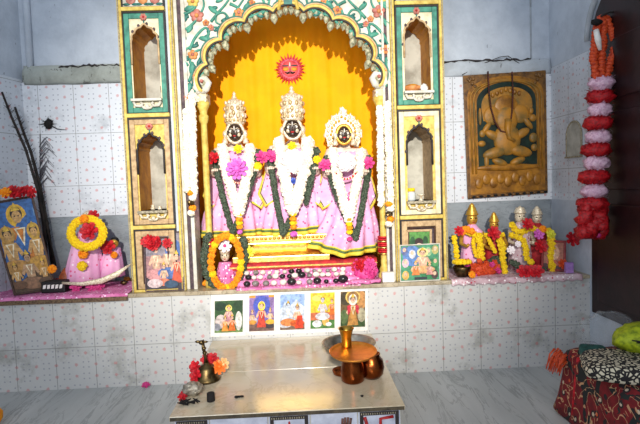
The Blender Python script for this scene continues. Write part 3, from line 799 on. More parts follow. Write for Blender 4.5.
    for i, (y, a, b2, d) in enumerate(skirt):
        f = i/(len(skirt)-1)
        rows.append(pxring(a, b2, y, Y, d, 96, .075*f**.7, 13+len(label) % 3, i*.15, (lambda cx, sy, f=f: hem_drop(cx)*f*k)))
    dress = dr.loft(rows, m_pink, caps=False).build('skirt', t, thick=.004)
    for off, hh, m in ((0, .020, m_hemY), (.020, .012, m_hemG), (.032, .007, m_hemY)):
        base_ = rows[-1]; cc = sum(base_, Vector())/len(base_); up = rows[-2]
        ring = []
        for q, sc in ((off, 1.012), (off+hh, 1.012)):
            r2 = []
            for p, pu in zip(base_, up):
                tt = q/max(.02, (pu.z-p.z)); v = p.lerp(pu, tt); v = Vector((cc.x+(v.x-cc.x)*sc, cc.y+(v.y-cc.y)*sc, v.z)); r2.append(v)
            ring.append(r2)
        MB().loft(ring, m, caps=False).build('hem_band', dress, thick=.003)
    # bodice over the chest and the shawl that stands out at both sides
    bo = MB(); bo.loft([pxring(sx0+2, sx1-2, sh+1, Y, .045, 32), pxring(sx0-1, sx1+1, sh+8, Y, .075, 32), pxring(sx0+4, sx1-4, sh+22, Y, .085, 32), pxring(skirt[0][1]-1, skirt[0][2]+1, hipy+4, Y, skirt[0][3]+.01, 32)], m_pink)
    bo.build('bodice', t)
    for sg, s0 in ((-1, sx0), (1, sx1)):
        tri = [U(s0, sh+6, Y+.02), U(s0+sg*2, sh+22, Y-.02), U(s0+sg*9, sh+46, Y-.05), U(s0+sg*2, sh+58, Y-.09), U(s0-sg*7, sh+52, Y-.10), U(s0-sg*8, sh+30, Y-.06)]
        sb = MB(); n = len(tri); sb.add(tri, [tuple(range(n))], m_pink, False)
        so = sb.build('shawl', t, thick=.006)
        MB().tube([tri[1], tri[2], tri[3], tri[4]], [.005, .009, .009, .007], m_hemY, 6).build('shawl_border', so)
        MB().tube([v+Vector((-sg*.010, -.003, .004)) for v in (tri[1], tri[2], tri[3], tri[4])], [.003, .005, .005, .004], m_hemG, 6).build('shawl_border', so)
    return t
L_A = 'crowned idol at the end of the pedestal near the marigold ring garland'
L_B = 'central tallest crowned idol directly beneath the red sun face'
L_C = 'idol wearing a spiky silver halo, pink skirt hanging lowest'
crown_px = {L_A: (96, 123, 9.6), L_B: (90, 119, 10.8)}
idol(L_A, 2.87, 235, 132.5, 7.2, 9.0, 150, 213, 259, [(180, 224, 252, .09), (194, 214, 256, .13), (212, 206, 261, .15), (235, 202, 265, .155)], lambda c: 0, 'tall')
idol(L_B, 2.85, 292.5, 128.5, 7.6, 9.4, 148, 268, 318, [(178, 279, 308, .09), (194, 268, 320, .13), (212, 261, 323, .15), (233, 257, 326, .155)], lambda c: 3*max(0, c)**2, 'tall')
idol(L_C, 2.84, 344, 134.5, 6.4, 8.2, 151, 325, 368, [(178, 332, 361, .09), (196, 328, 370, .14), (222, 318, 376, .17), (250, 300, 381, .195)], lambda c: 9*max(0, -c)-2.5*(1-abs(c))+1.5*max(0, c), 'halo')
def garland_v(label, Yc, a, b_, tip, r, mat, group, step, ycurve=.13, tassel=None):
    """a V-shaped necklace garland from two shoulder points down to its tip"""
    pts = []
    for t in [i/10 for i in range(11)]:
        s = sin(t*pi/2)
        pts.append((a[0]+(tip[0]-a[0])*t**1.3, a[1]+(tip[1]-a[1])*t, Yc-.03-ycurve*min(1, t*2.2)**.7))
    q = []
    for t in [i/10 for i in range(11)]:
        q.append((b_[0]+(tip[0]-b_[0])*t**1.3, b_[1]+(tip[1]-b_[1])*t, Yc-.03-ycurve*min(1, t*2.2)**.7))
    o = T('flower_garland', label, 'garland', U(tip[0], tip[1], Yc-.03-ycurve), group)
    mb = strand(pts, 0, r, r*.9, mat, step); strand(q, 0, r, r*.9, mat, step, b=mb)
    mb.build('blossom_string', o)
    if tassel:
        tb = MB(); Y3 = Yc-.035-ycurve
        for i, (dy, m, rr) in enumerate(tassel): tb.pom(U(tip[0]+.6*i*.3, tip[1]+dy, Y3), rr, m, 12, 6, .2, .7, toward=(0, -.3, 1))
        tb.build('tassel', o)
    return o
tas = [(0, m_mary, .022), (5, m_mar, .021), (9, m_mary, .021), (13, m_mar, .019), (18, m_flrose, .017)]
garland_v('dark green leaf garland on the idol beside the marigold ring', 2.85, (214, 153), (258, 152), (233, 233), .021, m_garg, 'dark leaf garlands', .014, .14)
garland_v('thick white garland on the idol beside the marigold ring', 2.84, (222, 148), (250, 148), (239, 214), .034, m_garw, 'white garlands on idols', .021, .155, tas)
garland_v('dark green leaf garland on the central tallest idol', 2.83, (270, 152), (317, 150), (283, 234), .021, m_garg, 'dark leaf garlands', .013, .14)
garland_v('dark leaf garland hanging down the central idol towards halo idol', 2.83, (312, 148), (316, 152), (306, 205), .017, m_garg, 'dark leaf garlands', .013, .13)
garland_v('thick white garland on the central tallest idol', 2.82, (279, 142), (308, 142), (293, 214), .039, m_garw, 'white garlands on idols', .023, .16, tas[:-1]+[(20, m_flrose, .022)])
garland_v('dark green leaf garland on the idol with spiky halo', 2.84, (326, 158), (369, 158), (356, 239), .021, m_garg, 'dark leaf garlands', .013, .15)
garland_v('thick white garland on the idol with spiky halo', 2.83, (333, 152), (361, 152), (349, 219), .032, m_garw, 'white garlands on idols', .020, .17, [(0, m_mar, .020), (5, m_mary, .020), (9, m_mar, .019), (13, m_mary, .019), (20, m_flpink, .017)])
def flower(name, label, px, py, Y, r, mat, kind='bloom', group=None, toward=(0, -1, .3), n=7, core=None):
    p = U(px, py, Y); b = MB()
    if kind == 'bloom': b.bloom(p, r, mat, n, 3, toward, core)
    else: b.pom(p, r, mat, 18, 9, .16, .75, toward=toward)
    return tag(b.build(name), label, 'flower', group)
flower('mauve_flower', 'large mauve flower on the chest of the idol beside the marigold ring', 237, 169, 2.64, .058, m_flrose, n=10)
flower('white_flower', 'large white round flower on the chest of the central idol', 293, 161, 2.64, .070, m_flwhite, 'pom')
flower('white_flower', 'large white round flower on the chest of the halo idol', 346, 162, 2.645, .056, m_flwhite, 'pom')
flower('yellow_flower', 'yellow flower at the throat of the idol beside the marigold ring', 238, 149, 2.76, .026, m_mary)
flower('yellow_flower', 'yellow flower at the throat of the central idol', 292, 146, 2.755, .026, m_mary)
flower('pink_flower', 'small coral flower low on the halo idol white garland', 348, 201, 2.635, .030, m_flpink)
flower('blue_flower', 'small blue pendant flower below the central white pompom', 293, 181, 2.63, .018, P((60, 90, 190)))
for lab, px, py, m in (('pink hand flower at the outer hand beside the tuberose strings', 213, 158, m_flred), ('pink hand flower between the first and central idol', 262, 157, m_flpink), ('magenta hand flower in the central idol grasp beside the white pompom', 272, 156, m_flpink),
                       ('pink hand flower of halo idol nearest the central idol', 325, 165, m_flpink), ('pink hand flower of halo idol nearest the painted pillar', 368, 163, m_flpink)):
    flower('hand_flower', lab, px, py, 2.70, .036, m, toward=(random.uniform(-.4, .4), -1, .4))
for lab, px, py in (('yellow bloom beside the central idol arm towards first idol', 258, 166), ('yellow bloom beside the central idol arm towards halo idol', 317, 160)):
    flower('yellow_flower', lab, px, py, 2.72, .026, m_mary, 'pom')
# red bead necklaces
for (cx, y0, w, lab, Y) in ((238, 176, 9, 'silver and red bead necklace on the idol beside marigold ring', 2.66), (293, 166, 14, 'red bead necklace on the central idol', 2.645), (346, 172, 11, 'red bead necklace on the halo idol', 2.64)):
    b = MB()
    for i in range(17):
        t = -1+i/8; b.ball(U(cx+w*t, y0+7*(1-t*t), Y), .006, m_flred if i % 2 else m_silver, 8, 5)
    tag(b.build('bead_necklace'), lab, 'necklace')

# side strings of tuberose hung from the arch springings
def side_garland(label, strands, tip):
    o = T('tuberose_garland', label, 'garland', U(tip[0], tip[1], 2.575), 'tuberose side garlands')
    for (x0, y0, x1, y1) in strands:
        pts = [(x0+(x1-x0)*i/6, y0+(y1-y0)*i/6, 2.575) for i in range(7)]
        strand(pts, 0, .021, .020, m_garw, .013, .35).build('blossom_string', o)
    tb = MB()
    for i, m in enumerate((m_mar, m_garw, m_olddull, m_mar, m_garw)):
        tb.pom(U(tip[0]+(i % 2)*1.5, tip[1]-24+i*5, 2.57), .021, m, 12, 6, .2, .8)
    tb.build('tassel', o)
    return o
side_garland('white tuberose strings hanging at the arch springing near marigold ring', [(186, 112, 187, 190), (192, 98, 194, 196)], (191, 217))
side_garland('white tuberose strings hanging at the arch springing near stacked pictures', [(380, 108, 381, 206), (387, 104, 391, 206)], (389, 228))

# ------------------------------------------------------------------ small idol with marigold ring at the pedestal's end
p = G(224, 284, ZL)
t = T('small_idol', 'small white faced figure encircled by the orange marigold ring', 'idol', (p.x, 2.66, ZL))
Y = 2.68
MB().loft([pxring(215, 240, 287, Y, .05, 40, .04), pxring(217, 237, 272, Y, .045, 40, .05), pxring(219, 231, 262, Y, .030, 40)], m_pinklace).build('skirt', t)
hc = U(225, 256, Y); fk = MB().ball(hc, (.024, .022, .029), m_silver, 16, 10).ball(hc+Vector((0, -.022, 0)), (.004, .008, .008), m_silver, 8, 5).build('head', t)
for sg in (-1, 1): MB().ball(hc+Vector((sg*.010, -.0195, .006)), (.0045, .004, .003), m_black, 8, 5).build('eye', fk)
MB().ball(hc+Vector((0, -.0195, -.013)), (.007, .004, .003), m_red, 8, 5).build('mouth', fk)
MB().lathe(hc+Vector((0, 0, .012)), [(.026, 0), (.027, .012), (.022, .035), (.008, .055)], m_silver, 18).build('crown', t)
b = MB(); N = 26
for i in range(N):
    a = 2*pi*i/N; b.pom(U(226+15*cos(a), 262-26*sin(a), 2.60), .021, m_mar if i % 5 else m_mary, 14, 8, .18, .8, toward=(0, -1, .2))
tag(b.build('marigold_ring_garland'), 'oval ring garland of orange marigolds at the altar corner', 'garland')
flower('white_flower', 'white and pink blossom over the little face inside the marigold ring', 225, 246, 2.64, .034, m_flwhite, 'bloom', core=m_flpink)
def leafy(label, pts, Y, r):
    b = strand(pts, Y, r, r, m_garg, .016, .4); return tag(b.build('leaf_garland'), label, 'garland', 'dark leaf garlands')
leafy('dark leaf garland outside the marigold ring beside the yellow column', [(208, 236, 2.63), (205, 255, 2.62), (207, 272, 2.62), (214, 285, 2.61)], 0, .026)
leafy('dark leaf garland between the marigold ring and golden pedestal', [(243, 240, 2.64), (245, 255, 2.63), (243, 270, 2.63), (238, 282, 2.62)], 0, .022)
for lab, px, py, m in (('orange marigold lying at the altar corner beside yellow column', 206, 285, m_mar), ('yellow marigold lying under the marigold ring', 240, 284, m_mary), ('orange marigold lying on pink cloth nearest marigold ring', 254, 284, m_mar),
                       ('orange marigold lying among the stones below halo idol', 324, 281, m_mar), ('orange marigold beside pink cloth end below the halo idol', 336, 281, m_mar), ('orange marigold lying second from marigold ring', 262, 284, m_mar)):
    p = G(px, py+1, ZL+.004); b = MB().pom(p+Vector((0, 0, .016)), .020, m, 16, 8, .18, .75, toward=(random.uniform(-.5, .5), -.6, 1)); tag(b.build('marigold_flower'), lab, 'flower', 'loose marigolds on the altar')
flower('yellow_flower', 'yellow green bloom leaning on the golden pedestal corner', 248, 252, 2.645, .034, M('lime_petal', (226, 224, 70), (190, 190, 40)), n=9)

# pink lace cloth along the altar front and the row of stones on it
def fn(u, v):
    p = G(238+122*u, 287-4*u, ZL); w_ = .003*noise.noise(Vector((u*30, v*9, 0)))
    path = ((YL-.012, ZL-.006), (YL-.008, ZL+.005), (2.598, ZL+.006), (2.604, ZL+.032), (2.634, ZL+.034), (2.642, ZL+.062), (2.645, ZL+.080))
    f = v*(len(path)-1); i = min(int(f), len(path)-2); f -= i
    return (p.x, path[i][0]+(path[i+1][0]-path[i][0])*f, path[i][1]+(path[i+1][1]-path[i][1])*f+w_)
tag(MB().grid(fn, 90, 18, m_pinklace).build('altar_cloth', thick=.002), 'pink sequin lace cloth along the altar front under small stones', 'cloth')
white_st = M('white_pebble', (232, 226, 214), (190, 180, 166), rough=.35); black_st = M('black_pebble', (40, 36, 38), (22, 20, 22), rough=.25); grey_st = M('grey_pebble', (140, 132, 128), (96, 90, 88), rough=.3)
i = 0
for row, (Y, n, s0) in enumerate(((2.580, 12, .016), (2.618, 15, .017), (2.632, 14, .015))):
    for j in range(n):
        x = -.30+.50*j/(n-1)+random.uniform(-.006, .006); r = s0*random.uniform(.75, 1.2)
        big = row == 0 and j in (0, 5, 8, 11)
        m = black_st if (big or random.random() < .26) else (white_st if random.random() < .75 else grey_st)
        if big: r *= 1.45
        b = MB().ball((x, Y-(.006 if row == 2 else 0), ZL+(.009, .037, .060)[row]+r*.75), (r*1.05, r*.9, r*.8), m, 12, 8, .06)
        nm = {black_st: 'black', white_st: 'white', grey_st: 'grey'}[m]
        tag(b.build('worship_stone'), '%s worship stone on pink lace in the row before the pedestal' % ('small rounded '+nm), 'stone', '%s worship stones on the pink lace' % nm)
        if row == 0 and j % 2: pass
b = MB()
p = U(365, 268, 2.61)
for i in range(14): b.bloom(p+Vector((random.uniform(-.04, .05), random.uniform(-.03, .03), random.uniform(-.03, .03))), .034, m_flpink if i % 3 else m_flred, 7, 2, (random.uniform(-.6, .6), -1, random.uniform(-.1, .8)))
b.ball((p.x, p.y+.02, ZL+.04), (.06, .04, .045), m_flpink, 14, 8, .1)
tag(b.build('red_cloth_flower'), 'coral red artificial flower bunch below the halo idol skirt', 'flower')
def fn(u, v):
    p = G(345+36*u, 286-2*u-12*v, ZL); return (p.x, p.y, ZL+.012+.016*noise.noise(Vector((u*4, v*4, 2)))*(1-abs(u-.5)))
tag(MB().grid(fn, 24, 12, m_pinklace).build('folded_cloth', thick=.012), 'crumpled pink lace cloth end beside the coral flower bunch', 'cloth')
# red bangles on both slim columns, white box by the right column
for lab, px, py in (('red bangle stack on the column beside the marigold ring', 202.5, 249), ('red bangle stack on the column beside the coral flower bunch', 384, 246)):
    c = U(px, py, 2.60); b = MB()
    sgn = -1 if px < 300 else 1; cx = ACX+sgn*.462
    for i in range(9):
        z = c.z-.045+i*.011; b.tube([(cx+.028*cos(a), ya+.03+.028*sin(a), z) for a in [2*pi*q/20 for q in range(20)]], .0052, m_flred if i % 3 else m_gold, 6, closed=True)
    tag(b.build('bangle_stack'), lab, 'bangles', 'red bangle stacks on columns')
p = G(386, 278, ZL)
b = MB().box((p.x-.038, 2.575, ZL), (p.x+.026, 2.61, ZL+.052), m_paper)
tag(b.build('white_box', bevel=.004), 'small white box standing at the foot of the column by stacked pictures', 'box')

# ------------------------------------------------------------------ pictures
def art(parent, q, shapes, name='print'):
    """a printed picture: q = lower left, lower right, upper right, upper left; shapes in 0..1 from the lower left"""
    bl, br, tr, tl = q; nrm = (br-bl).cross(tl-bl).normalized()
    if nrm.y > 0: nrm = -nrm
    def at(x, y): return bl.lerp(br, x).lerp(tl.lerp(tr, x), y)
    b = MB()
    for i, s in enumerate(shapes):
        o = nrm*(.0006+.00022*i); col = P(s[-1])
        cl = lambda v: min(.995, max(.005, v))
        if s[0] == 'r': pts = [(s[1], s[2]), (s[3], s[2]), (s[3], s[4]), (s[1], s[4])]
        elif s[0] == 'e': pts = [(s[1]+s[3]*cos(a), s[2]+s[4]*sin(a)) for a in [2*pi*k/16 for k in range(16)]]
        else: pts = s[1]
        pts = [(cl(x), cl(y)) for x, y in pts]
        b.add([at(x, y)+o for x, y in pts], [tuple(range(len(pts)))], col, False)
    return b.build(name, parent)
def fig(cx, by, h, robe, skin=(226, 180, 150), halo=None, hair=(40, 26, 22), seated=False, ws=1.0):
    s = []; w = h*.24*ws
    if halo: s.append(('e', cx, by+h*.84, h*.21*ws, h*.19, halo))
    if seated: s.append(('e', cx, by+h*.14, w*1.9, h*.16, robe))
    else: s.append(('p', [(cx-w*1.1, by), (cx+w*1.1, by), (cx+w*.6, by+h*.45), (cx-w*.6, by+h*.45)], robe))
    s += [('p', [(cx-w*.6, by+h*.3), (cx+w*.6, by+h*.3), (cx+w*.75, by+h*.66), (cx-w*.75, by+h*.66)], skin if seated else robe),
          ('p', [(cx-w*.75, by+h*.66), (cx-w*1.35, by+h*.42), (cx-w*1.0, by+h*.36), (cx-w*.5, by+h*.55)], skin),
          ('p', [(cx+w*.75, by+h*.66), (cx+w*1.35, by+h*.42), (cx+w*1.0, by+h*.36), (cx+w*.5, by+h*.55)], skin),
          ('e', cx, by+h*.87, w*.52, h*.115, hair), ('e', cx, by+h*.82, w*.42, h*.10, skin),
          ('e', cx-w*.16, by+h*.835, w*.07, h*.012, (30, 20, 20)), ('e', cx+w*.16, by+h*.835, w*.07, h*.012, (30, 20, 20)),
          ('p', [(cx-w*.4, by+h*.92), (cx+w*.4, by+h*.92), (cx, by+h*1.06)], (222, 180, 60)),
          ('p', [(cx-w*.5, by+h*.64), (cx+w*.5, by+h*.64), (cx+w*.05, by+h*.34)], (240, 226, 190)),
          ('p', [(cx-w*.3, by+h*.62), (cx+w*.3, by+h*.62), (cx, by+h*.40)], skin if seated else robe)]
    return s
def quad(px0, py0, px1, py1, Y, tilt=0):
    a = [U(px0, py1, Y), U(px1, py1-(px1-px0)*.036, Y), U(px1, py0-(px1-px0)*.036, Y), U(px0, py0, Y)]
    return a
G1 = (58, 92, 52); SKY = (150, 184, 226)
arts = [
 [('r', 0, 0, 1, 1, G1), ('e', .2, .82, .22, .14, (34, 60, 40)), ('e', .85, .8, .2, .2, (44, 72, 44)), ('r', 0, 0, 1, .1, (110, 140, 80)), ('e', .85, .36, .12, .3, (225, 222, 214)), ('e', .22, .35, .2, .22, (214, 196, 190)), ('e', .1, .18, .12, .12, (150, 150, 160))]+fig(.5, .3, .55, (214, 150, 160), halo=(240, 220, 120))+fig(.62, .06, .5, (226, 112, 40))+fig(.38, .06, .46, (240, 150, 60)),
 [('r', 0, 0, 1, 1, (120, 108, 190)), ('r', 0, 0, .22, 1, (150, 120, 176)), ('r', .8, 0, 1, 1, (150, 120, 176)), ('r', 0, .93, .25, 1, (220, 150, 60)), ('r', .78, .93, 1, 1, (220, 150, 60)), ('e', .5, .72, .34, .26, (78, 92, 190)), ('r', 0, 0, 1, .2, (120, 90, 80)), ('e', .18, .3, .16, .1, (210, 200, 210)), ('e', .82, .14, .2, .07, (60, 52, 60))]+fig(.13, .2, .4, (224, 150, 60), seated=True)+fig(.84, .2, .44, (234, 180, 60), seated=True)+fig(.5, .12, .7, (214, 70, 50), halo=(250, 226, 90)),
 [('r', 0, 0, 1, 1, (150, 178, 228)), ('p', [(0, .55), (.2, .78), (.4, .66), (.65, .84), (1, .62), (1, 0), (0, 0)], (206, 216, 230)), ('r', 0, 0, 1, .2, (120, 96, 80)), ('e', .2, .18, .3, .12, (190, 190, 196))]+fig(.33, .12, .68, (214, 130, 70), skin=(196, 206, 222), seated=True)+fig(.7, .1, .62, (226, 96, 30), seated=True)+[('p', [(.6, .05), (.95, .05), (.9, .4), (.7, .4)], (214, 62, 30))],
 [('r', 0, 0, 1, 1, (240, 200, 50)), ('e', .3, .85, .25, .08, (250, 224, 110)), ('r', 0, .22, 1, .45, (206, 110, 70)), ('r', 0, 0, 1, .24, (80, 130, 62)), ('e', .28, .14, .2, .1, (232, 232, 232)), ('e', .62, .2, .14, .12, (226, 178, 90)), ('e', .75, .12, .12, .06, (235, 235, 230))]+fig(.5, .25, .66, (220, 216, 220), skin=(214, 206, 214), seated=True)+fig(.88, .38, .46, (226, 110, 40)),
 [('r', 0, 0, 1, 1, (110, 84, 50)), ('e', .2, .8, .26, .18, (70, 60, 40)), ('e', .85, .75, .2, .25, (196, 140, 80)), ('r', 0, 0, 1, .18, (60, 84, 44)), ('e', .85, .34, .16, .2, (180, 170, 140)), ('e', .15, .3, .16, .2, (90, 110, 64)), ('e', .5, .84, .3, .2, (226, 186, 96)), ('e', .5, .84, .24, .16, (150, 110, 60))]+fig(.5, .06, .84, (196, 140, 70), halo=(236, 226, 210))+[('p', [(.26, .6), (.42, .64), (.4, .42), (.3, .36)], (206, 50, 70)), ('p', [(.6, .64), (.74, .6), (.72, .36), (.62, .44)], (206, 50, 70))],
]
plabs = ['leftmost print of poster row, blue and orange figures with white cows in green forest', 'poster of a red robed haloed figure under a blue arch', 'poster of two seated figures before blue sky and mountains', 'poster with yellow sky and white figure on green grass', 'brown forest poster of a standing figure, nearest the pots']
for i, (a, bx) in enumerate(((210.5, 245.5), (245.5, 276.5), (276.5, 307), (307, 337), (337, 367.5))):
    y_top = 288.5-(a-210)*.013; py1 = 337-(a-210)*.043
    q = [U(a, py1, YL-.004), U(bx, py1-(bx-a)*.036, YL-.004), U(bx, y_top-(bx-a)*.03, YL-.004), U(a, y_top, YL-.004)]
    q[3].z = min(q[3].z, ZL-.024); q[2].z = min(q[2].z, ZL-.024)
    o = T('deity_poster', plabs[i], 'poster', ((q[0].x+q[1].x)/2, YL-.004, q[0].z))
    back = [v+Vector((0, .0038, 0)) for v in q]
    MB().hexa(q, back, m_paper).build('card', o)
    mx_, my_ = .11, .07
    iq = [q[0].lerp(q[2], .0)]
    def at(x, y): return q[0].lerp(q[1], x).lerp(q[3].lerp(q[2], x), y)
    top = .86 if i == 0 else .955
    art(o, [at(mx_, .09), at(1-mx_*.7, .09), at(1-mx_*.7, top), at(mx_, top)], arts[i])
def framed(label, q, depth, w, fmat, shapes, group=None, back=None, name='framed_picture'):
    """a picture frame: q its outer corners at the front, lower left first"""
    n = (q[1]-q[0]).cross(q[3]-q[0]).normalized()
    if n.y > 0: n = -n
    o = T(name, label, 'picture', (q[0]+q[1])/2, group)
    ctr = sum(q, Vector())/4; W_ = (q[1]-q[0]).length; H_ = (q[3]-q[0]).length
    def at(x, y): return q[0].lerp(q[1], x).lerp(q[3].lerp(q[2], x), y)
    a, c_ = w/W_, w/H_
    inn = [at(a, c_), at(1-a, c_), at(1-a, 1-c_), at(a, 1-c_)]
    f = MB()
    for i in range(4):
        j = (i+1) % 4; f.hexa([q[i], q[j], inn[j], inn[i]], [v-n*depth for v in (q[i], q[j], inn[j], inn[i])], fmat)
    f.build('frame', o, bevel=.002)
    bk = [v-n*depth*.5 for v in inn]
    MB().hexa(bk, [v-n*depth*.5 for v in bk], back or m_wood).build('backing', o)
    art(o, bk, shapes)
    return o
# left pillar foot: picture with red flowers
blue = (96, 110, 160)
q = [U(145, 289.5, 2.585), U(184, 288, 2.585), U(183, 231, 2.598), U(143, 232.5, 2.598)]
q[0].z = q[1].z = ZL+.001
framed('framed pale family of deities print with red flowers over its top', q, .012, .008, m_purple,
       [('r', 0, 0, 1, 1, (176, 130, 132)), ('r', 0, .6, 1, 1, (150, 140, 150)), ('e', .75, .7, .22, .2, (80, 110, 170)), ('r', 0, 0, 1, .22, (70, 64, 72))]+fig(.28, .18, .66, (214, 150, 150), seated=True)+fig(.62, .2, .66, (90, 120, 180), seated=True)+fig(.85, .12, .55, (214, 90, 60))+fig(.5, .08, .4, (226, 130, 100), seated=True)+[('e', .25, .12, .22, .08, (226, 200, 200)), ('e', .7, .1, .2, .07, (60, 84, 110))])
b = MB(); rnd = random.Random(4)
for i in range(12):
    a = rnd.uniform(-1, 1); b.bloom(U(156+13*a, 240+rnd.uniform(-3, 4)+3*(1-abs(a)), 2.572+rnd.uniform(-.005, .005)), .026, m_flred, 7, 2, (rnd.uniform(-.5, .5), -1, rnd.uniform(0, .7)))
tag(b.build('red_flower_bunch'), 'red flower bunch hung over the framed print at pillar foot', 'flower')
# right pillar foot: two pictures
q = [U(400, 278, 2.592), U(439, 276.5, 2.592), U(439, 219, 2.600), U(399, 221, 2.600)]; q[0].z = q[1].z = ZL+.001
q = [U(406, 270, 2.588), U(432, 269, 2.588), U(432, 229, 2.590), U(406, 230, 2.590)]; q[0].z = q[1].z = ZL+.001
framed('brown framed green picture standing behind the larger green collage picture', q, .008, .012, m_tan, [('r', 0, 0, 1, 1, (90, 150, 70)), ('e', .5, .62, .34, .25, (60, 40, 40)), ('e', .5, .56, .24, .2, (226, 196, 170)), ('e', .5, .45, .12, .08, (120, 40, 40)), ('e', .2, .8, .12, .1, (40, 90, 50)), ('e', .8, .8, .12, .1, (40, 90, 50))])
q = [U(400, 278, 2.565), U(440.5, 276, 2.565), U(440, 243, 2.585), U(399.5, 245, 2.585)]; q[0].z = q[1].z = ZL+.001
sh = [('r', 0, 0, 1, 1, (70, 150, 110)), ('e', .3, .7, .25, .3, (90, 130, 190)), ('e', .72, .3, .25, .3, (50, 130, 80))]
for x, y, cc in ((.1, .85, blue), (.12, .5, (214, 180, 190)), (.12, .15, (226, 180, 90)), (.9, .85, (190, 180, 110)), (.9, .5, (80, 150, 90)), (.88, .15, (80, 60, 60)), (.3, .75, (206, 206, 220)), (.72, .8, (150, 190, 140))): sh += [('e', x, y, .09, .13, cc), ('e', x, y+.03, .045, .06, (226, 190, 160))]
sh += [('r', .35, .02, .68, .09, (40, 50, 60))]+fig(.57, .2, .7, (226, 170, 110), halo=(250, 226, 150), seated=True)+fig(.38, .15, .4, (226, 130, 60))+fig(.74, .15, .35, (214, 150, 140))
framed('green and blue collage deity picture leaning at the pillar foot', q, .010, .006, m_white, sh)
# objects in the pillar niches
p = U(163.5, 101, 2.64); p.z = 1.467
b = MB().lathe(p, [(.012, 0), (.012, .008), (.006, .014), (.006, .034), (.012, .040), (.013, .070), (.009, .074)], m_brass, 14)
tag(b.build('brass_candle_holder'), 'small brass holder standing in the teal niche beside leaning-picture bay', 'candle holder')
b = MB()
for i in range(5): b.tube([(-.765+(i-2)*.014, 2.70, 1.470+.004*i), (-.765+(i-2)*.010+.05, 2.66, 1.472+.004*i)], .0035, m_twig, 6)
tag(b.build('incense_sticks'), 'dark sticks lying on the sill of the teal niche', 'sticks')
p = U(412, 92, 2.665); p.z = 1.4675
b = MB().lathe(p, [(.028, 0), (.044, .016), (.050, .034), (.047, .036), (.040, .020), (.01, .012)], m_orangefl, 22, caps=True).ball(p+Vector((0, 0, .034)), (.040, .040, .016), m_ochre, 16, 8)
tag(b.build('clay_bowl'), 'orange clay bowl in the teal niche above the jar niche', 'bowl')
p = U(424, 92, 2.63); p.z = 1.469
b = MB().ball(p+Vector((0, 0, .020)), (.020, .016, .021), m_paper, 12, 8, .25)
tag(b.build('paper_wad'), 'crumpled white paper beside the orange clay bowl', 'paper')
p = U(411, 195, 2.64); p.z = .9
j = T('glass_jar', 'small glass jar with yellow lid in the lower yellow niche', 'jar', p)
MB().lathe(p, [(.020, 0), (.024, .006), (.024, .040), (.018, .050)], glassy('jar_glass', (220, 226, 226), .7), 18).build('body', j)
MB().lathe(p+Vector((0, 0, .050)), [(.021, 0), (.021, .016), (.018, .018)], m_mary, 18).build('lid', j)
for lab, px, dx in (('small silver lamp beside the yellow lidded jar', 421, 0),):
    p = U(px, 198, 2.62); p.z = .9
    tag(MB().lathe(p, [(.016, 0), (.006, .01), (.005, .02), (.018, .028), (.019, .034), (.004, .032)], m_silver, 14).build('silver_lamp'), lab, 'lamp')
for lab, px, h in (('tallest tiny silver vessel in the lower niche beside pillar picture', 168, .045), ('squat tiny silver vessel in the lower niche beside pillar picture', 160, .022), ('tiny silver vessel at inner jamb of lower niche above the red flowers', 153, .03)):
    p = U(px, 208, 2.66); p.z = .9
    tag(MB().lathe(p, [(.010, 0), (.013, h*.3), (.008, h*.6), (.011, h*.8), (.003, h)], m_silver, 12).build('silver_vessel'), lab, 'vessel', 'silver vessels in the lower niche')

# ------------------------------------------------------------------ left bay
def fn(u, v):
    x = XL-.12+(PLX[0]-.01-XL+.12)*u
    if v < .12: return (x, YL-.014+.003*sin(x*50), ZL-.022+.004*sin(x*120)+v/.12*.026)
    return (x, YL-.012+.36*(v-.12)/.88, ZL+.005+.003*noise.noise(Vector((x*20, v*8, 0))))
o = T('lace_cloth', 'pink lace shelf cloth with brown fringe in the leaning picture bay', 'cloth', (-1.2, 2.7, ZL))
MB().grid(fn, 70, 24, m_pinklace).build('cloth', o, thick=.002)
MB().box((XL-.12, YL-.018, ZL-.030), (PLX[0]-.01, YL-.010, ZL-.008), M('brown_fringe', (120, 96, 70), (70, 50, 36), scale=90)).build('fringe', o)
# big leaning picture, arched deity group in blue
yA, yB_ = 2.585, 2.69
q = [U(14, 296, yA), U(56, 283, yB_), U(33, 195, yB_+.06), U(-14, 203, yA+.06)]
q[0].z = q[1].z = ZL+.012
sk = (206, 160, 96)
sh = [('r', 0, 0, 1, 1, (52, 104, 168)), ('e', .2, .8, .2, .12, (110, 150, 190)), ('e', .8, .85, .2, .1, (110, 150, 190)), ('r', 0, 0, 1, .3, (96, 72, 50)), ('e', .5, .78, .2, .15, (214, 160, 40)), ('e', .18, .52, .16, .13, (206, 150, 50)), ('e', .82, .52, .16, .13, (206, 150, 50))]
sh += [('e', .3, .42, .16, .12, (120, 84, 50)), ('e', .7, .4, .18, .12, (84, 66, 52))]+fig(.54, .26, .68, (206, 124, 40), sk, (226, 176, 50), ws=1.7)+fig(.2, .20, .52, (190, 140, 70), sk, (200, 150, 70), seated=True, ws=1.7)+fig(.85, .22, .50, (200, 150, 60), sk, (206, 160, 60), seated=True, ws=1.6)+fig(.52, .03, .40, (150, 110, 80), (190, 150, 110), seated=True, ws=1.8)+fig(.16, .04, .28, (110, 76, 50), sk, seated=True, ws=1.7)+fig(.86, .05, .28, (96, 70, 50), sk, seated=True, ws=1.6)
framed('large blue deity group picture leaning against the tiled side wall', q, .014, .010, m_wood, sh)
b = MB(); rnd = random.Random(5)
for i in range(9): b.bloom(U(5+3.4*i, 192+rnd.uniform(-2, 2), 2.655+.010*i), .030, m_flred if i > 0 else m_mar, 7, 2, (rnd.uniform(-.4, .4), -1, rnd.uniform(0, .7)))
b.build('x') if False else None
tag(b.build('red_flower_bunch'), 'red flower bunch lying along the top of the leaning blue picture', 'flower')
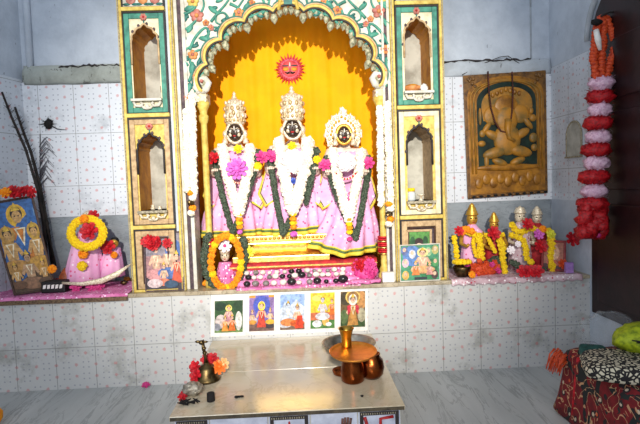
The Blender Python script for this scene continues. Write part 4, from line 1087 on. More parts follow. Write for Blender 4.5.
# dark dry feather stalks leaning in the corner
def stalk(label, pts, r):
    P3 = [U(*p) for p in pts]; o = T('dry_stalk', label, 'branch', P3[-1], 'dry stalks in the corner')
    MB().tube(P3, [r*(.5+.5*i/(len(P3)-1)) for i in range(len(P3))], m_twig, 7).build('stem', o)
    w = MB(); rnd = random.Random(len(label))
    for i in range(46):
        t = rnd.uniform(.05, .8)*(len(P3)-1); k_ = int(t); p = P3[k_].lerp(P3[min(k_+1, len(P3)-1)], t-k_); s = rnd.choice((-1, 1))
        w.tube([p, p+Vector((s*rnd.uniform(.008, .03), -.004, rnd.uniform(.01, .03)))], [.0022, .0008], m_twig, 4)
    w.build('barbs', o)
    return o
stalk('dark dry stalk leaning in the tiled corner, nearest the side wall', [(2, 92, 2.80), (12, 118, 2.82), (26, 150, 2.84), (38, 190, 2.86), (44, 225, 2.87), (47, 268, 2.86)], .011)
stalk('dark dry stalk leaning in the tiled corner, nearest the soot mark', [(15, 107, 2.86), (22, 128, 2.87), (31, 152, 2.88), (40, 186, 2.89), (47, 225, 2.89), (53, 264, 2.88)], .012)
stalk('thin pale cane leaning beside the dark stalks', [(38, 182, 2.90), (46, 222, 2.89), (56, 266, 2.86)], .005)
b = MB(); c = U(48, 124, YB-.02); rnd = random.Random(9)
b.ball(c, (.022, .016, .028), m_soot, 12, 8, .3)
for i in range(40):
    a = rnd.uniform(0, 2*pi); L = rnd.uniform(.02, .055); b.tube([c, c+Vector((L*cos(a), rnd.uniform(-.01, .004), L*sin(a)*.8))], [.003, .0008], m_soot, 4)
b.tube([c, c+Vector((.05, 0, -.03)), c+Vector((.10, .003, -.036))], [.004, .003, .001], m_soot, 5)
tag(b.build('wall_nest'), 'black sooty wasp nest tuft on the bay tiles above stalks', 'nest')
# pale curled feather plume on the wall
b = MB(); rnd = random.Random(12)
for i in range(22):
    py = 137+i*2.0; x0 = 40+rnd.uniform(-1, 1); L = rnd.uniform(8, 16)
    b.tube([U(x0, py+8, YB-.012), U(x0+L*.5, py+rnd.uniform(-2, 1), YB-.014), U(x0+L, py+rnd.uniform(3, 9), YB-.012)], [.0022, .0022, .001], M('dusty_feather', (120, 118, 126), (84, 82, 90)), 4)
b.tube([U(40, 134, YB-.012), U(40, 190, YB-.012)], .002, m_twig, 5)
tag(b.build('feather_plume'), 'grey dusty feather plume standing against the bay tiles', 'feather')

# pink clothed idol with the yellow garland
Y = 2.76
p = G(84, 281, ZL)
t = T('clothed_idol', 'pink clothed idol wearing a round yellow marigold garland', 'idol', (U(86, 279, Y).x, Y, ZL+.006))
rows = [pxring(65, 103, 281, Y, .085, 48, .05, 11), pxring(69, 101, 262, Y, .075, 48, .05, 11), pxring(73, 99, 245, Y, .065, 48, .03, 11), pxring(78, 96, 232, Y, .045, 48), pxring(83, 91, 226, Y, .03, 48)]
MB().loft(rows, m_pink).build('robe', t)
hc = U(88, 222, Y); f = MB().ball(hc, (.030, .028, .036), m_stoneblk, 16, 10).ball(hc+Vector((0, -.027, -.003)), (.006, .009, .011), m_stoneblk, 8, 5).build('head', t)
for sg in (-1, 1): MB().ball(hc+Vector((sg*.013, -.024, .006)), (.007, .005, .005), m_eye, 8, 5).build('eye', f)
MB().lathe(hc+Vector((0, 0, .020)), [(.031, 0), (.032, .012), (.022, .03), (.006, .04)], m_silver, 16).build('crown', t)
b = MB(); N = 24
for i in range(N):
    a = 2*pi*i/N; b.pom(U(87+16*cos(a), 233-14*sin(a), 2.66+.03*sin(a)), .025, m_mary, 14, 8, .18, .8, toward=(0, -1, .2))
tag(b.build('marigold_ring_garland'), 'round yellow marigold garland on the pink clothed idol', 'garland')
flower('hibiscus_flower', 'large red hibiscus in the middle of the yellow ring garland', 89, 231, 2.655, .048, m_flred, n=6)
flower('hibiscus_flower', 'red hibiscus on top of the pink clothed idol head', 93, 216, 2.72, .034, m_flred, n=6)
flower('marigold_flower', 'orange marigold at the crown of the yellow ring garland', 84, 219, 2.67, .026, m_mar, 'pom')
flower('marigold_flower', 'orange marigold stuck on the pink robe below yellow ring garland', 83, 254, 2.665, .028, m_mar, 'pom')
flower('marigold_flower', 'yellow marigold stuck low on the pink robe', 82, 266, 2.66, .028, m_mary, 'pom')
# second little figure
Y = 2.80
t = T('small_idol', 'small dark haired pink figurine between the ring garland idol and pillar', 'idol', (U(111, 272, Y).x, Y, ZL+.006))
MB().loft([pxring(98, 124, 276, Y, .07, 40, .06, 9), pxring(101, 122, 262, Y, .06, 40, .05, 9), pxring(106, 120, 248, Y, .035, 40)], m_pink).build('robe', t)
hc = U(114.5, 243, Y); f = MB().ball(hc, (.022, .020, .026), m_goldface, 14, 9).ball(hc+Vector((0, -.02, -.002)), (.004, .006, .008), m_goldface, 8, 5).build('head', t)
for sg in (-1, 1): MB().ball(hc+Vector((sg*.009, -.018, .005)), (.004, .003, .003), m_black, 8, 5).build('eye', f)
MB().ball(hc+Vector((0, .006, .012)), (.024, .020, .022), m_black, 14, 8).build('hair', t)
flower('hibiscus_flower', 'red hibiscus in front of the dark haired figurine', 108, 247, 2.72, .040, m_flred, n=6)
flower('marigold_flower', 'orange marigold beside the dark haired figurine chest', 114, 255, 2.725, .020, m_mar, 'pom')
# curved silver tray, black bells, flowers and sundry
b = MB(); ctr = [G(62, 284, ZL+.01), G(84, 285, ZL+.012), G(102, 281, ZL+.02), G(118, 273, ZL+.045), G(131, 265, ZL+.075)]
for v, (w, yy) in zip(ctr, ((0, 0),)*5): v.y = min(v.y, 2.68)
ctr = [U(62, 283, 2.625), U(82, 284, 2.62), U(101, 281, 2.62), U(117, 274, 2.63), U(131, 264, 2.65)]
b.tube(ctr, [.006, .010, .015, .015, .003], m_silver, 10, flat=.35)
tag(b.build('silver_sword'), 'curved silver blade lying before the two small pink idols', 'sword')
p = U(55, 279, 2.66)
o = T('black_box', 'black box with white marks beside the leaning blue picture', 'box', (p.x, p.y, ZL+.008))
MB().hexa([Vector((p.x-.062, 2.63, ZL+.008)), Vector((p.x+.062, 2.63, ZL+.008)), Vector((p.x+.066, 2.70, ZL+.008)), Vector((p.x-.058, 2.70, ZL+.008))],
          [Vector((p.x-.060, 2.632, ZL+.068)), Vector((p.x+.060, 2.632, ZL+.068)), Vector((p.x+.064, 2.70, ZL+.068)), Vector((p.x-.056, 2.70, ZL+.068))], m_black).build('body', o, bevel=.005)
mk = MB()
for i in range(5): mk.hexa([Vector((p.x-.050+.021*i, 2.628, ZL+.030)), Vector((p.x-.036+.021*i, 2.628, ZL+.032)), Vector((p.x-.032+.021*i, 2.628, ZL+.052)), Vector((p.x-.046+.021*i, 2.628, ZL+.050))], [Vector((p.x-.050+.021*i, 2.632, ZL+.030)), Vector((p.x-.036+.021*i, 2.632, ZL+.032)), Vector((p.x-.032+.021*i, 2.632, ZL+.052)), Vector((p.x-.046+.021*i, 2.632, ZL+.050))], m_paper)
mk.build('white_mark', o)
flower('marigold_flower', 'orange marigold on top of the black box', 52, 269, 2.65, .024, m_mar, 'pom')
p = U(66, 272, 2.74); b = MB().lathe((p.x, p.y, ZL+.006), [(.03, 0), (.042, .02), (.036, .07), (.02, .10), (.008, .115)], M('rust_clay', (170, 84, 40), (120, 56, 28)), 16)
tag(b.build('clay_pot'), 'rust orange clay pot between black box and pink clothed idol', 'pot')
def blossoms_on(lab, px, py, n, spread, r, mat, seed, zoff=.012, nm='hibiscus_flower'):
    rnd = random.Random(seed)
    for i in range(n):
        p = G(px+spread*(i/(max(1, n-1))*2-1), py+rnd.uniform(-2, 2), ZL+.006)
        b = MB().bloom(p+Vector((0, 0, zoff+r*.25)), r, mat, 6, 2, (rnd.uniform(-.5, .5), -1, .8))
        tag(b.build(nm), lab, 'flower', lab)
blossoms_on('red hibiscus lying on pink lace by the black box', 54, 288, 5, 18, .036, m_flred, 1)
blossoms_on('small magenta red bloom lying on pink lace before the ring garland idol', 88, 289, 4, 12, .030, m_flpink, 2)
for i, (px, py, m) in enumerate(((104, 283, m_ochre), (112, 281, m_paper), (120, 279, m_wood), (127, 281, m_ochre), (124, 285, m_olddull))):
    p = G(px, py, ZL+.006); b = MB().ball(p+Vector((0, 0, .012)), (.020, .016, .012), m, 10, 6, .25)
    tag(b.build('offering_scrap'), ('ochre crumpled scrap before the figurine', 'white crumpled scrap before the figurine', 'brown scrap under the silver blade tip', 'ochre crumpled scrap nearest the pillar', 'dull brass scrap at cloth edge nearest the pillar')[i], 'scrap')

# ------------------------------------------------------------------ right bay: golden relief board
q = [U(468, 199, 2.93), U(548, 193, 2.93), U(546, 70, 2.942), U(463, 75.5, 2.942)]
bl, br, tr, tl = q
o = T('relief_board', 'golden arched elephant headed deity relief board on the tiled bay wall', 'relief', (bl+br)/2)
def at(x, y, d=0): return bl.lerp(br, x).lerp(tl.lerp(tr, x), y)+Vector((0, -d, 0))
m_gb = M('aged_gold_board', (160, 108, 30), (104, 66, 18), rough=.4, scale=16, bump=.3)
m_gb2 = M('dark_gold_edge', (120, 82, 34), (70, 46, 22), rough=.45, scale=40)
m_dg = M('dark_green_ground', (26, 46, 38), (14, 26, 22), rough=.35, scale=20)
m_gbp = M('gold_patina', (162, 110, 30), (104, 84, 40), rough=.5, scale=14, bump=.3)
MB().hexa(q, [v+Vector((0, .010, 0)) for v in q], m_gb2).build('board', o, bevel=.003)
def plate(pts, d0, d1, mat, name, bev=.002):
    b = MB(); n = len(pts); b.add([at(x, y, d1) for x, y in pts]+[at(x, y, d0) for x, y in pts], [tuple(range(n)), tuple(range(2*n-1, n-1, -1))]+[(i, n+i, n+(i+1) % n, (i+1) % n) for i in range(n)], mat, False)
    return b.build(name, o, bevel=bev)
def archline(x0, x1, yb_, ys, yt): return [(x0, yb_), (x1, yb_)]+[((x0+x1)/2+(x1-x0)/2*cos(pi*i/24), ys+(yt-ys)*(sin(pi*i/24)**.75)) for i in range(25)]
plate(archline(.035, .965, .03, .80, .975), 0, .004, m_gb, 'arch_field')
plate(archline(.145, .865, .245, .74, .925), .003, .007, m_dg, 'dark_field', 0)
plate([(.22, .62), (.80, .62)]+archline(.20, .82, .6, .72, .885)[2:], .006, .0085, m_gbp, 'gilded_ground', .001)
for a_, r_ in ((.10, .006), (.055, .005)):
    al = archline(.5-(.5-a_)*.97, .5+(.5-a_)*.97, .2, .78, .955-a_*.2)[1:]
    MB().tube([at(x, y, .006) for x, y in al]+[at(.5-(.5-a_)*.97, .2, .006)], r_, m_gbp, 6).build('arch_molding', o)
# figure: big belly, head with ears and trunk, four arms, crossed legs, throne
E_ = lambda cx, cy, rx, ry, n=20: [(cx+rx*cos(2*pi*i/n), cy+ry*sin(2*pi*i/n)) for i in range(n)]
rb = MB()
def lump(cx, cy, rx, ry, d, mat=m_gbp, rot=0):
    W_ = (br-bl).length; H_ = (tl-bl).length
    rb.ball(at(cx, cy, .008), (rx*W_, d, ry*H_), mat, 20, 10, rot=Matrix.Rotation(rot, 3, 'Y'))
lump(.5, .72, .15, .10, .010, m_gb); lump(.5, .62, .14, .11, .022); lump(.5, .46, .17, .13, .028)
lump(.33, .66, .11, .075, .012, m_gbp, .3); lump(.67, .66, .11, .075, .012, m_gbp, -.3)
lump(.33, .50, .11, .035, .018, m_gbp, .5); lump(.68, .50, .11, .035, .018, m_gbp, -.5); lump(.26, .57, .09, .022, .014, m_gbp, -.9); lump(.76, .58, .09, .022, .014, m_gbp, .9)
lump(.35, .36, .16, .045, .024, m_gbp, -.25); lump(.65, .36, .16, .045, .024, m_gbp, .25); lump(.40, .28, .10, .03, .024, m_gbp, .35); lump(.62, .28, .10, .03, .024, m_gbp, -.35); lump(.5, .235, .40, .028, .014, m_gb)
lump(.82, .62, .045, .03, .012); lump(.80, .68, .03, .03, .012); lump(.82, .46, .05, .04, .014); lump(.83, .38, .04, .03, .014); lump(.18, .66, .02, .07, .010); lump(.20, .52, .04, .03, .012); lump(.19, .44, .05, .025, .014); lump(.24, .30, .03, .06, .012)
for i_ in range(9): lump(.14+.09*i_, .12+.03*(i_ % 2), .05, .045, .008, m_gb)
rb.tube([at(.5, .62, .030), at(.485, .54, .036), at(.50, .47, .038), at(.57, .44, .034)], [.020, .017, .013, .009], m_gbp, 10)
rb.build('deity_relief', o)
sd = MB()
for i in range(7): sd.ball(at(.5+.16*(i-3)/3*1.0, .865-.04*abs(i-3)/3, .012), (.012, .008, .016), m_gb, 8, 5)
sd.build('crown_relief', o)
ed = MB()
for i in range(22): ed.ball(at(.03+.94*i/21, .012, .002), (.012, .007, .008), m_soot if i % 2 else m_gb2, 8, 5)
ed.build('scalloped_edge', o)
for x in (.06, .94):
    cn = MB()
    for i in range(6): cn.ball(at(x+(.5-x)*.035*i, .965-.012*i*(i % 2), .005), (.010, .005, .010), m_gb2, 8, 5)
    cn.build('corner_carving', o)
# bead necklace hung on the board and its cord
b = MB(); L_ = [(488, 72), (489, 92), (491, 108), (495, 122), (501, 131), (507, 133), (510, 126), (512, 112), (513, 92), (512, 71)]
P3 = [U(x, y, 2.905 if 1 <= i <= 8 else 2.925) for i, (x, y) in enumerate(L_)]
for i in range(len(P3)-1):
    n = max(2, int((P3[i+1]-P3[i]).length/.009))
    for k_ in range(n): b.ball(P3[i].lerp(P3[i+1], k_/n), .0055, M('rudraksha', (84, 36, 26), (50, 22, 18), rough=.5), 7, 5)
b.ball(P3[5]+Vector((0, -.002, -.008)), (.010, .008, .010), m_soot, 8, 6)
tag(b.build('bead_necklace'), 'long dark brown bead necklace hanging on the golden relief board', 'necklace')
b = MB().tube([U(462, 75, 2.945), U(480, 65, 2.95), U(500, 57, 2.952), U(508, 56, 2.952), U(520, 64, 2.95), U(532, 71, 2.945)], .0025, m_twig, 5)
tag(b.build('hanging_cord'), 'slack dark cord looped above the golden relief board', 'cord')

# shelf cloth in the right bay
def fn(u, v):
    x = PRX[1]+.005+(XR-.05-PRX[1])*u
    if v < .12: return (x, YL-.012+.003*sin(x*50), ZL-.026+.004*sin(x*120)+v/.12*.030)
    return (x, YL-.010+.34*(v-.12)/.88, ZL+.004+.003*noise.noise(Vector((x*20, v*8, 0))))
tag(MB().grid(fn, 70, 24, m_palelace).build('lace_cloth', thick=.002), 'pale pink brown lace shelf cloth under the small crowned idols', 'cloth')
ZS = ZL+.008
def small_crowned(label, px, top, hy, hw, w, Y, metal, robe, bw):
    b0 = U(px, 280, Y); t = T('small_crowned_idol', label, 'idol', (b0.x, Y, ZS))
    k = K(Y); hc = U(px, hy, Y); hw = hw*1.2; metal = m_goldface if metal is m_brass else m_silver
    nz = (hc.z-ZS)
    rows = []
    for f, ww, dd in ((0, bw, .055), (.3, bw*.92, .052), (.55, bw*.8, .045), (.75, bw*.95, .04), (.84, bw*.5, .026), (.9, bw*.3, .018)):
        rows.append([Vector((b0.x+(hc.x-b0.x)*f+ww*k*cos(2*pi*j/36)*(1+.04*sin(9*2*pi*j/36)*(f < .6)), Y+dd*sin(2*pi*j/36), ZS+nz*f)) for j in range(36)])
    MB().loft(rows, robe).build('robe', t)
    f = MB().ball(hc, (hw*k, hw*k*.9, hw*k*1.25), metal, 16, 10).ball(hc+Vector((0, -hw*k*.85, 0)), (hw*k*.18, hw*k*.3, hw*k*.3), metal, 8, 5).build('head', t)
    for sg in (-1, 1): MB().ball(hc+Vector((sg*hw*k*.42, -hw*k*.8, hw*k*.2)), (hw*k*.2, hw*k*.14, hw*k*.13), m_black, 8, 5).build('eye', f)
    MB().ball(hc+Vector((0, -hw*k*.86, -hw*k*.55)), (hw*k*.25, hw*k*.1, hw*k*.1), m_red, 8, 5).build('mouth', f)
    zt = U(px, top, Y).z-hc.z; r = hw*k
    MB().lathe(hc+Vector((0, 0, r*.7)), [(r*1.05, 0), (r*1.2, r*.2), (r*.95, r*.4), (r*1.02, r*.6), (r*.75, r*1.0), (r*.8, r*1.15), (r*.45, zt-r*1.2), (r*.5, zt-r*1.1), (r*.12, zt-r*.7)], metal, 18).build('crown', t)
    for sg in (-1, 1):
        s0 = Vector((b0.x+sg*bw*k*.85, Y-.01, ZS+nz*.74))
        MB().tube([s0, s0+Vector((sg*.012, -.02, -nz*.2)), s0+Vector((-sg*.010, -.055, -nz*.24)), s0+Vector((-sg*.014, -.07, -nz*.2))], [.014, .012, .010, .008], metal, 8).build('arm', t)
    return t
small_crowned('brass crowned small idol in lilac robe nearest the pillar', 472, 203, 219, 4.6, 16, 2.78, m_brass, m_pink, 12)
small_crowned('shortest brass crowned small idol with red flower on chest', 494, 212, 225, 3.8, 14, 2.80, m_brass, m_redcl, 11)
small_crowned('silver crowned small idol standing centrally below the relief board', 520, 206, 217, 4.4, 16, 2.79, m_steel, m_palelace, 12)
small_crowned('silver crowned small idol nearest the leaning framed print', 537, 206, 218, 4.0, 14, 2.81, m_steel, m_flrose if False else m_redcl, 11)
def hang(label, pts, Y, r, mat, step=.026):
    b = MB(); return tag(strand(pts, Y, r*1.1, r*1.1, mat, step*.95, .3, b).build('marigold_garland'), label, 'garland', 'marigold garlands on small idols')
hang('yellow garland over lilac robed brass idol', [(466, 231, 2.73), (473, 234, 2.71), (479, 236, 2.69), (480, 245, 2.68), (481, 256, 2.68), (482, 262, 2.67)], 0, .021, m_mary)
hang('orange yellow collar garland at the shoulder of lilac robed brass idol', [(462, 233, 2.72), (465, 228, 2.72), (469, 230, 2.70), (475, 233, 2.69)], 0, .019, m_mar, .026)
hang('yellow garland crossing the lilac robe', [(475, 235, 2.72), (473, 244, 2.70), (476, 256, 2.69)], 0, .013, m_mary, .018)
hang('yellow garland on the shortest brass idol falling to the cloth', [(500, 240, 2.72), (502, 249, 2.70), (503, 258, 2.69), (504, 267, 2.68), (505, 276, 2.66)], 0, .021, m_mary)
hang('yellow garland slanting between the two brass idols', [(486, 235, 2.74), (489, 240, 2.73), (493, 248, 2.72), (497, 254, 2.71)], 0, .013, m_mary, .018)
hang('yellow ruff garland around the shortest brass idol shoulders', [(487, 235, 2.76), (491, 234, 2.745), (498, 234, 2.745), (504, 235, 2.76)], 0, .016, m_mary)
hang('yellow garland falling over the central silver crowned idol', [(512, 235, 2.73), (518, 237, 2.70), (523, 240, 2.70), (526, 250, 2.69), (527, 258, 2.68), (532, 264, 2.67)], 0, .019, m_mary)
hang('yellow shoulder garland linking the two silver crowned idols', [(512, 225, 2.75), (516, 231, 2.74), (524, 232, 2.74), (530, 227, 2.75), (538, 231, 2.75), (547, 230, 2.75)], 0, .018, m_mary)
hang('long yellow garland falling beside the leaning framed print', [(549, 231, 2.73), (551, 238, 2.71), (552, 250, 2.70), (551, 260, 2.69), (553, 268, 2.67), (554, 275, 2.66)], 0, .022, m_mary)
hang('yellow string of marigolds beside the pillar edge', [(454, 238, 2.68), (456, 248, 2.66), (457, 258, 2.65)], 0, .016, m_mary)
b = MB(); rnd = random.Random(8)
for i in range(30): b.pom(U(478+rnd.uniform(-11, 22), 267+rnd.uniform(-8, 8), 2.64+rnd.uniform(-.02, .02)), .018, m_tino if i % 4 else m_flpink, 10, 6, .3, .8, toward=(rnd.uniform(-.6, .6), -1, .4))
b.ball(U(482, 270, 2.66), (.09, .03, .04), m_tino, 14, 8, .1)
tag(b.build('orange_flower_heap'), 'heap of orange red petals before the lilac robed brass idol', 'flowers')
b = MB(); p = U(462, 268, 2.62); p.z = ZS
b.lathe(p, [(.028, 0), (.040, .02), (.048, .05), (.044, .056), (.034, .03), (.01, .02)], m_olddull, 20)
tag(b.build('brass_bowl'), 'dark patterned metal bowl at the cloth corner by the pillar', 'bowl')
b = MB()
for i in range(12): b.pom(U(462, 264, 2.62)+Vector((.038*cos(i*.524), .03*sin(i*.524), .012)), .016, m_mary, 12, 6, .2, .8)
tag(b.build('marigold_ring_garland'), 'small yellow marigold ring on the dark metal bowl', 'garland')
for nm, lab, px, py, Y, r, m, kd in (('red_rose', 'red flower at the shoulder of the brass idol by the pillar', 459, 231, 2.70, .028, m_flred, 'bloom'), ('red_rose', 'dark red flower on the shortest brass idol chest', 494, 233, 2.70, .038, m_flred, 'bloom'),
        ('red_rose', 'dark red flower between the two silver crowned idols', 528, 224, 2.70, .034, m_flred, 'bloom'), ('red_rose', 'dark red flower low on the last silver crowned idol', 541, 246, 2.70, .038, m_flred, 'bloom'),
        ('mauve_flower', 'mauve flower on the last silver crowned idol', 539, 234, 2.70, .030, m_flrose, 'bloom'), ('mauve_flower', 'mauve blossom beside the leaning framed print', 561, 250, 2.70, .022, m_flrose, 'bloom'),
        ('marigold_flower', 'orange marigold at the shoulder of the last silver idol', 543, 229, 2.70, .022, m_mar, 'pom'), ('lime_flower', 'lime green flower beside the last silver idol', 551, 234, 2.695, .026, M('lime_petal', (0, 0, 0)), 'bloom'),
        ('red_rose', 'red hibiscus on top of the leaning framed print', 573, 239, 2.64, .040, m_flred, 'bloom'), ('orange_flower', 'orange bloom at the foot of the leaning framed print', 563, 264, 2.63, .028, m_tino, 'bloom'),
        ('white_flower', 'white blossom between brass and silver small idols', 511, 250, 2.70, .024, m_flwhite, 'bloom'), ('white_flower', 'white blossom at the knee of the central silver idol', 518, 244, 2.685, .018, m_flwhite, 'bloom')):
    flower(nm, lab, px, py, Y, r, m, kd)
for i, px in enumerate((524, 530, 537)):
    p = G(px, 277, ZS); b = MB().bloom(p+Vector((0, 0, .030)), .036, m_flred, 6, 3, (random.uniform(-.5, .5), -1, .7)); tag(b.build('red_rose'), 'red hibiscus in the trio lying on the cloth edge', 'flower', 'red hibiscus trio on the cloth edge')
p = G(472, 278, ZS); tag(MB().pom(p+Vector((0, 0, .018)), .020, m_mar, 16, 8, .18, .8, toward=(0, -1, .6)).build('marigold_flower'), 'single orange marigold lying on cloth beside the dark bowl', 'flower')
# dark foliage between figures
for lab, pts in (('dark leaf strand at the feet of the central silver idol', [(512, 262, 2.70), (518, 266, 2.69), (524, 270, 2.68), (536, 268, 2.69), (546, 270, 2.68)]), ('dark leaf strand behind the orange petal heap', [(490, 262, 2.70), (496, 258, 2.71), (500, 268, 2.69)])):
    leafy(lab, pts, 0, .020)
# leaning framed print and small packet
q = [U(563, 273, 2.60), U(577, 275.5, 2.575), U(581, 245, 2.60), U(568, 243, 2.625)]
q = [Vector((1.305, 2.70, ZS)), Vector((1.40, 2.62, ZS)), Vector((1.425, 2.655, ZS+.165)), Vector((1.33, 2.735, ZS+.165))]
framed('small red framed print leaning in the bay corner by the door', q, .012, .012, M('red_wood', (150, 50, 50), (100, 30, 34)), [('r', 0, 0, 1, 1, (176, 110, 90)), ('e', .5, .6, .3, .3, (206, 160, 130)), ('r', 0, 0, 1, .2, (90, 60, 60))]+fig(.5, .12, .75, (190, 100, 80), seated=True))
b = MB().hexa([Vector((1.385, 2.585, ZS)), Vector((1.425, 2.58, ZS)), Vector((1.427, 2.60, ZS)), Vector((1.387, 2.605, ZS))], [Vector((1.387, 2.59, ZS+.055)), Vector((1.427, 2.585, ZS+.055)), Vector((1.428, 2.602, ZS+.055)), Vector((1.389, 2.607, ZS+.055))], M('lilac_card', (170, 130, 190), (140, 100, 170)))
tag(b.build('lilac_packet'), 'small lilac packet standing beside the red framed print', 'packet')

# ------------------------------------------------------------------ tinsel garland on the door frame
dg = T('tinsel_garland', 'long red and pale pink tinsel garland hanging beside the dark door', 'garland', U(592, 236, 2.33))
for i, (px, py, m, r) in enumerate(((601, 84, m_tinw, .060), (600, 97, m_tinr, .066), (600, 110, m_tinw, .058), (598, 123, m_tinr, .068), (598, 137, m_tinw, .060), (596, 150, m_tinr, .070), (596, 163, m_tinw, .060), (594, 177, m_tinr, .074), (594, 191, m_tinw, .062), (592, 204, m_tinr, .072))):
    b = MB(); c = U(px, py, 2.33); rnd = random.Random(i)
    b.ball(c, (r*.98, r*.8, .036), m, 26, 10, .16)
    for q_ in range(60):
        a = rnd.uniform(0, 2*pi); z = rnd.uniform(-.03, .03); d = Vector((cos(a), .8*sin(a), 0)); e = Vector((-sin(a), cos(a), 0))*.006
        b.add([c+d*r*.8+e+Vector((0, 0, z)), c+d*r*.8-e+Vector((0, 0, z)), c+d*r*1.12+Vector((0, 0, z*1.3))], [(0, 1, 2)], m, False)
    b.build('tinsel_ring', dg)
b = MB(); rnd = random.Random(77)
for i in range(26):
    b.ball(U(591+rnd.uniform(-9, 11), 221+rnd.uniform(-14, 12), 2.33+rnd.uniform(-.03, .03)), .034, m_tinr, 10, 6, .35)
b.build('tinsel_cluster', dg)
MB().ball(U(598, 235, 2.31), (.016, .014, .012), m_flpink, 10, 6, .2).build('bead', dg)
for pts in ([(596, 78), (594, 60), (595, 42), (597, 26), (601, 18)], [(601, 78), (602, 58), (603, 40), (604, 24), (602, 17)], [(606, 78), (611, 60), (616, 46), (611, 30), (606, 18), (601, 17)]):
    P3 = [U(x, y, 2.325+.008*i) for i, (x, y) in enumerate(pts)]; fine = [P3[0].lerp(P3[0], 0)]
    b = MB()
    for i in range(len(P3)-1):
        for k_ in range(5): b.ball(P3[i].lerp(P3[i+1], k_/5), (.020, .016, .014), m_tino, 9, 5, .3)
    b.tube(P3, .006, m_tino, 6); b.build('orange_strand', dg)
MB().tube([U(596, 30, 2.32), U(598, 40, 2.31), U(600, 50, 2.32)], [.012, .014, .008], m_paper, 8).build('white_ribbon', dg)
MB().ball(U(597, 22, 2.33), (.026, .02, .016), m_soot, 10, 6, .2).build('black_knot', dg)
MB().tube([U(601, 16, 2.325), Vector((XR-.03, 2.34, U(601, 14, 2.33).z+.01)), Vector((XR-.006, 2.34, U(601, 14, 2.33).z+.01))], .005, m_twig, 6).build('hook', dg)

# ------------------------------------------------------------------ low marble platform
TX0, TX1, TY0 = -.488, .335, 1.706
pf = T('marble_platform', 'low marble topped offering platform in front of the altar', 'platform', ((TX0+TX1)/2, 2.1, 0))
MB().box((TX0+.012, TY0+.020, 0), (TX1-.012, YL-.002, ZT-.016), m_white).build('body', pf)
MB().box((TX0, TY0, ZT-.016), (TX1, 2.108, ZT), m_slab).build('slab', pf, bevel=.002)
MB().box((TX0, 2.109, ZT-.016), (TX1, YL-.003, ZT), m_slab).build('slab', pf, bevel=.002)
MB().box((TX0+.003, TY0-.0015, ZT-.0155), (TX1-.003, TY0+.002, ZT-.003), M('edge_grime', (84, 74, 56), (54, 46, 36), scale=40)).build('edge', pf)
m_ptile = M('pale_blue_tile', (196, 200, 214), (170, 174, 190), rough=.3, scale=20)
xs = [TX0+.014, -.352, -.148, .0, .168, TX1-.014]
for i in range(5):
    a, b2 = xs[i]+.002, xs[i+1]-.002; yf = TY0+.012; zt = ZT-.0185
    tb = MB().box((a, yf, .004), (b2, yf+.010, zt), m_ptile).build('front_tile', pf, bevel=.001)
    if i % 2 == 0:
        fr = MB(); frame(fr, a+.005, .010, b2-.005, zt-.004, .013, yf-.0015, yf+.001, m_dark)
        n = int((b2-a-.02)/.008)
        for k_ in range(n): fr.box((a+.010+k_*.008, yf-.0025, zt-.014), (a+.013+k_*.008, yf-.001, zt-.008), m_bead)
        fr.build('border_pattern', tb)
    c_ = (a+b2)/2
    if i == 4:   # red painted strokes
        st = MB().tube([(c_-.052, yf-.002, zt-.022), (c_-.046, yf-.002, zt-.045), (c_-.044, yf-.002, zt-.10)], .006, m_red, 6)
        st.tube([(c_+.05, yf-.002, zt-.024), (c_+.004, yf-.002, zt-.030), (c_+.003, yf-.002, zt-.10)], .006, m_red, 6); st.build('red_mark', tb)
    elif i == 2:
        MB().tube([(c_, yf-.002, zt-.024), (c_+.001, yf-.002, zt-.10)], [.003, .010], m_red, 6).build('red_mark', tb)
    elif i == 3:
        st = MB()
        for k_ in range(4): st.tube([(c_+.03+k_*.010, yf-.002, zt-.018-.003*abs(k_-1.5)), (c_+.028+k_*.009, yf-.002, zt-.05)], .0042, M('brown_paint', (110, 70, 60), (80, 48, 40)), 6)
        st.build('brown_mark', tb)
# things on the platform
def on(px, py): return G(px, py, ZT)
p = on(353, 381); Yp = p.y
rim = U(353, 354.5, Yp); H = rim.z-ZT
k = K(Yp)
pot = T('copper_pot', 'copper water pot carrying the wide copper plate on the marble', 'pot', (p.x, p.y, ZT))
r = 11.5*k
MB().lathe(p, [(r*.86, 0), (r*1.02, .006), (r*1.08, H*.25), (r*1.04, H*.5), (r*.92, H*.8), (r*.95, H*.90), (r*1.1, H*.955), (r*1.02, H*.96), (r*.86, H*.85)], m_copper, 32).build('body', pot)
tl_ = Matrix.Rotation(radians(5), 3, 'X')
R = 24.5*k
pc = Vector((p.x+.004, p.y, ZT+H*.965+.005))
pl_ = MB().lathe(pc, [(r*.5, .001), (R*.88, .002), (R*.97, .009), (R, .014), (R*.985, .0155), (R*.93, .010), (R*.86, .0055), (.002, .005)], m_copperpl, 48, tl_)
tag(pl_.build('copper_plate'), 'wide shallow copper plate resting on the copper pot', 'plate')
cp = Vector((p.x-.016, p.y+.062, pc.z+.0125)); r2 = 8*K(cp.y); cup = T('brass_tumbler', 'small flared brass tumbler standing on the copper plate', 'tumbler', cp)
Hc = .076
MB().lathe(cp, [(r2*.62, 0), (r2*.64, .004), (r2*.66, Hc*.5), (r2*.86, Hc*.86), (r2*1.0, Hc*.97), (r2*1.02, Hc), (r2*.92, Hc*.985), (r2*.62, Hc*.6), (r2*.5, Hc*.15)], m_brass, 28).build('body', cup)
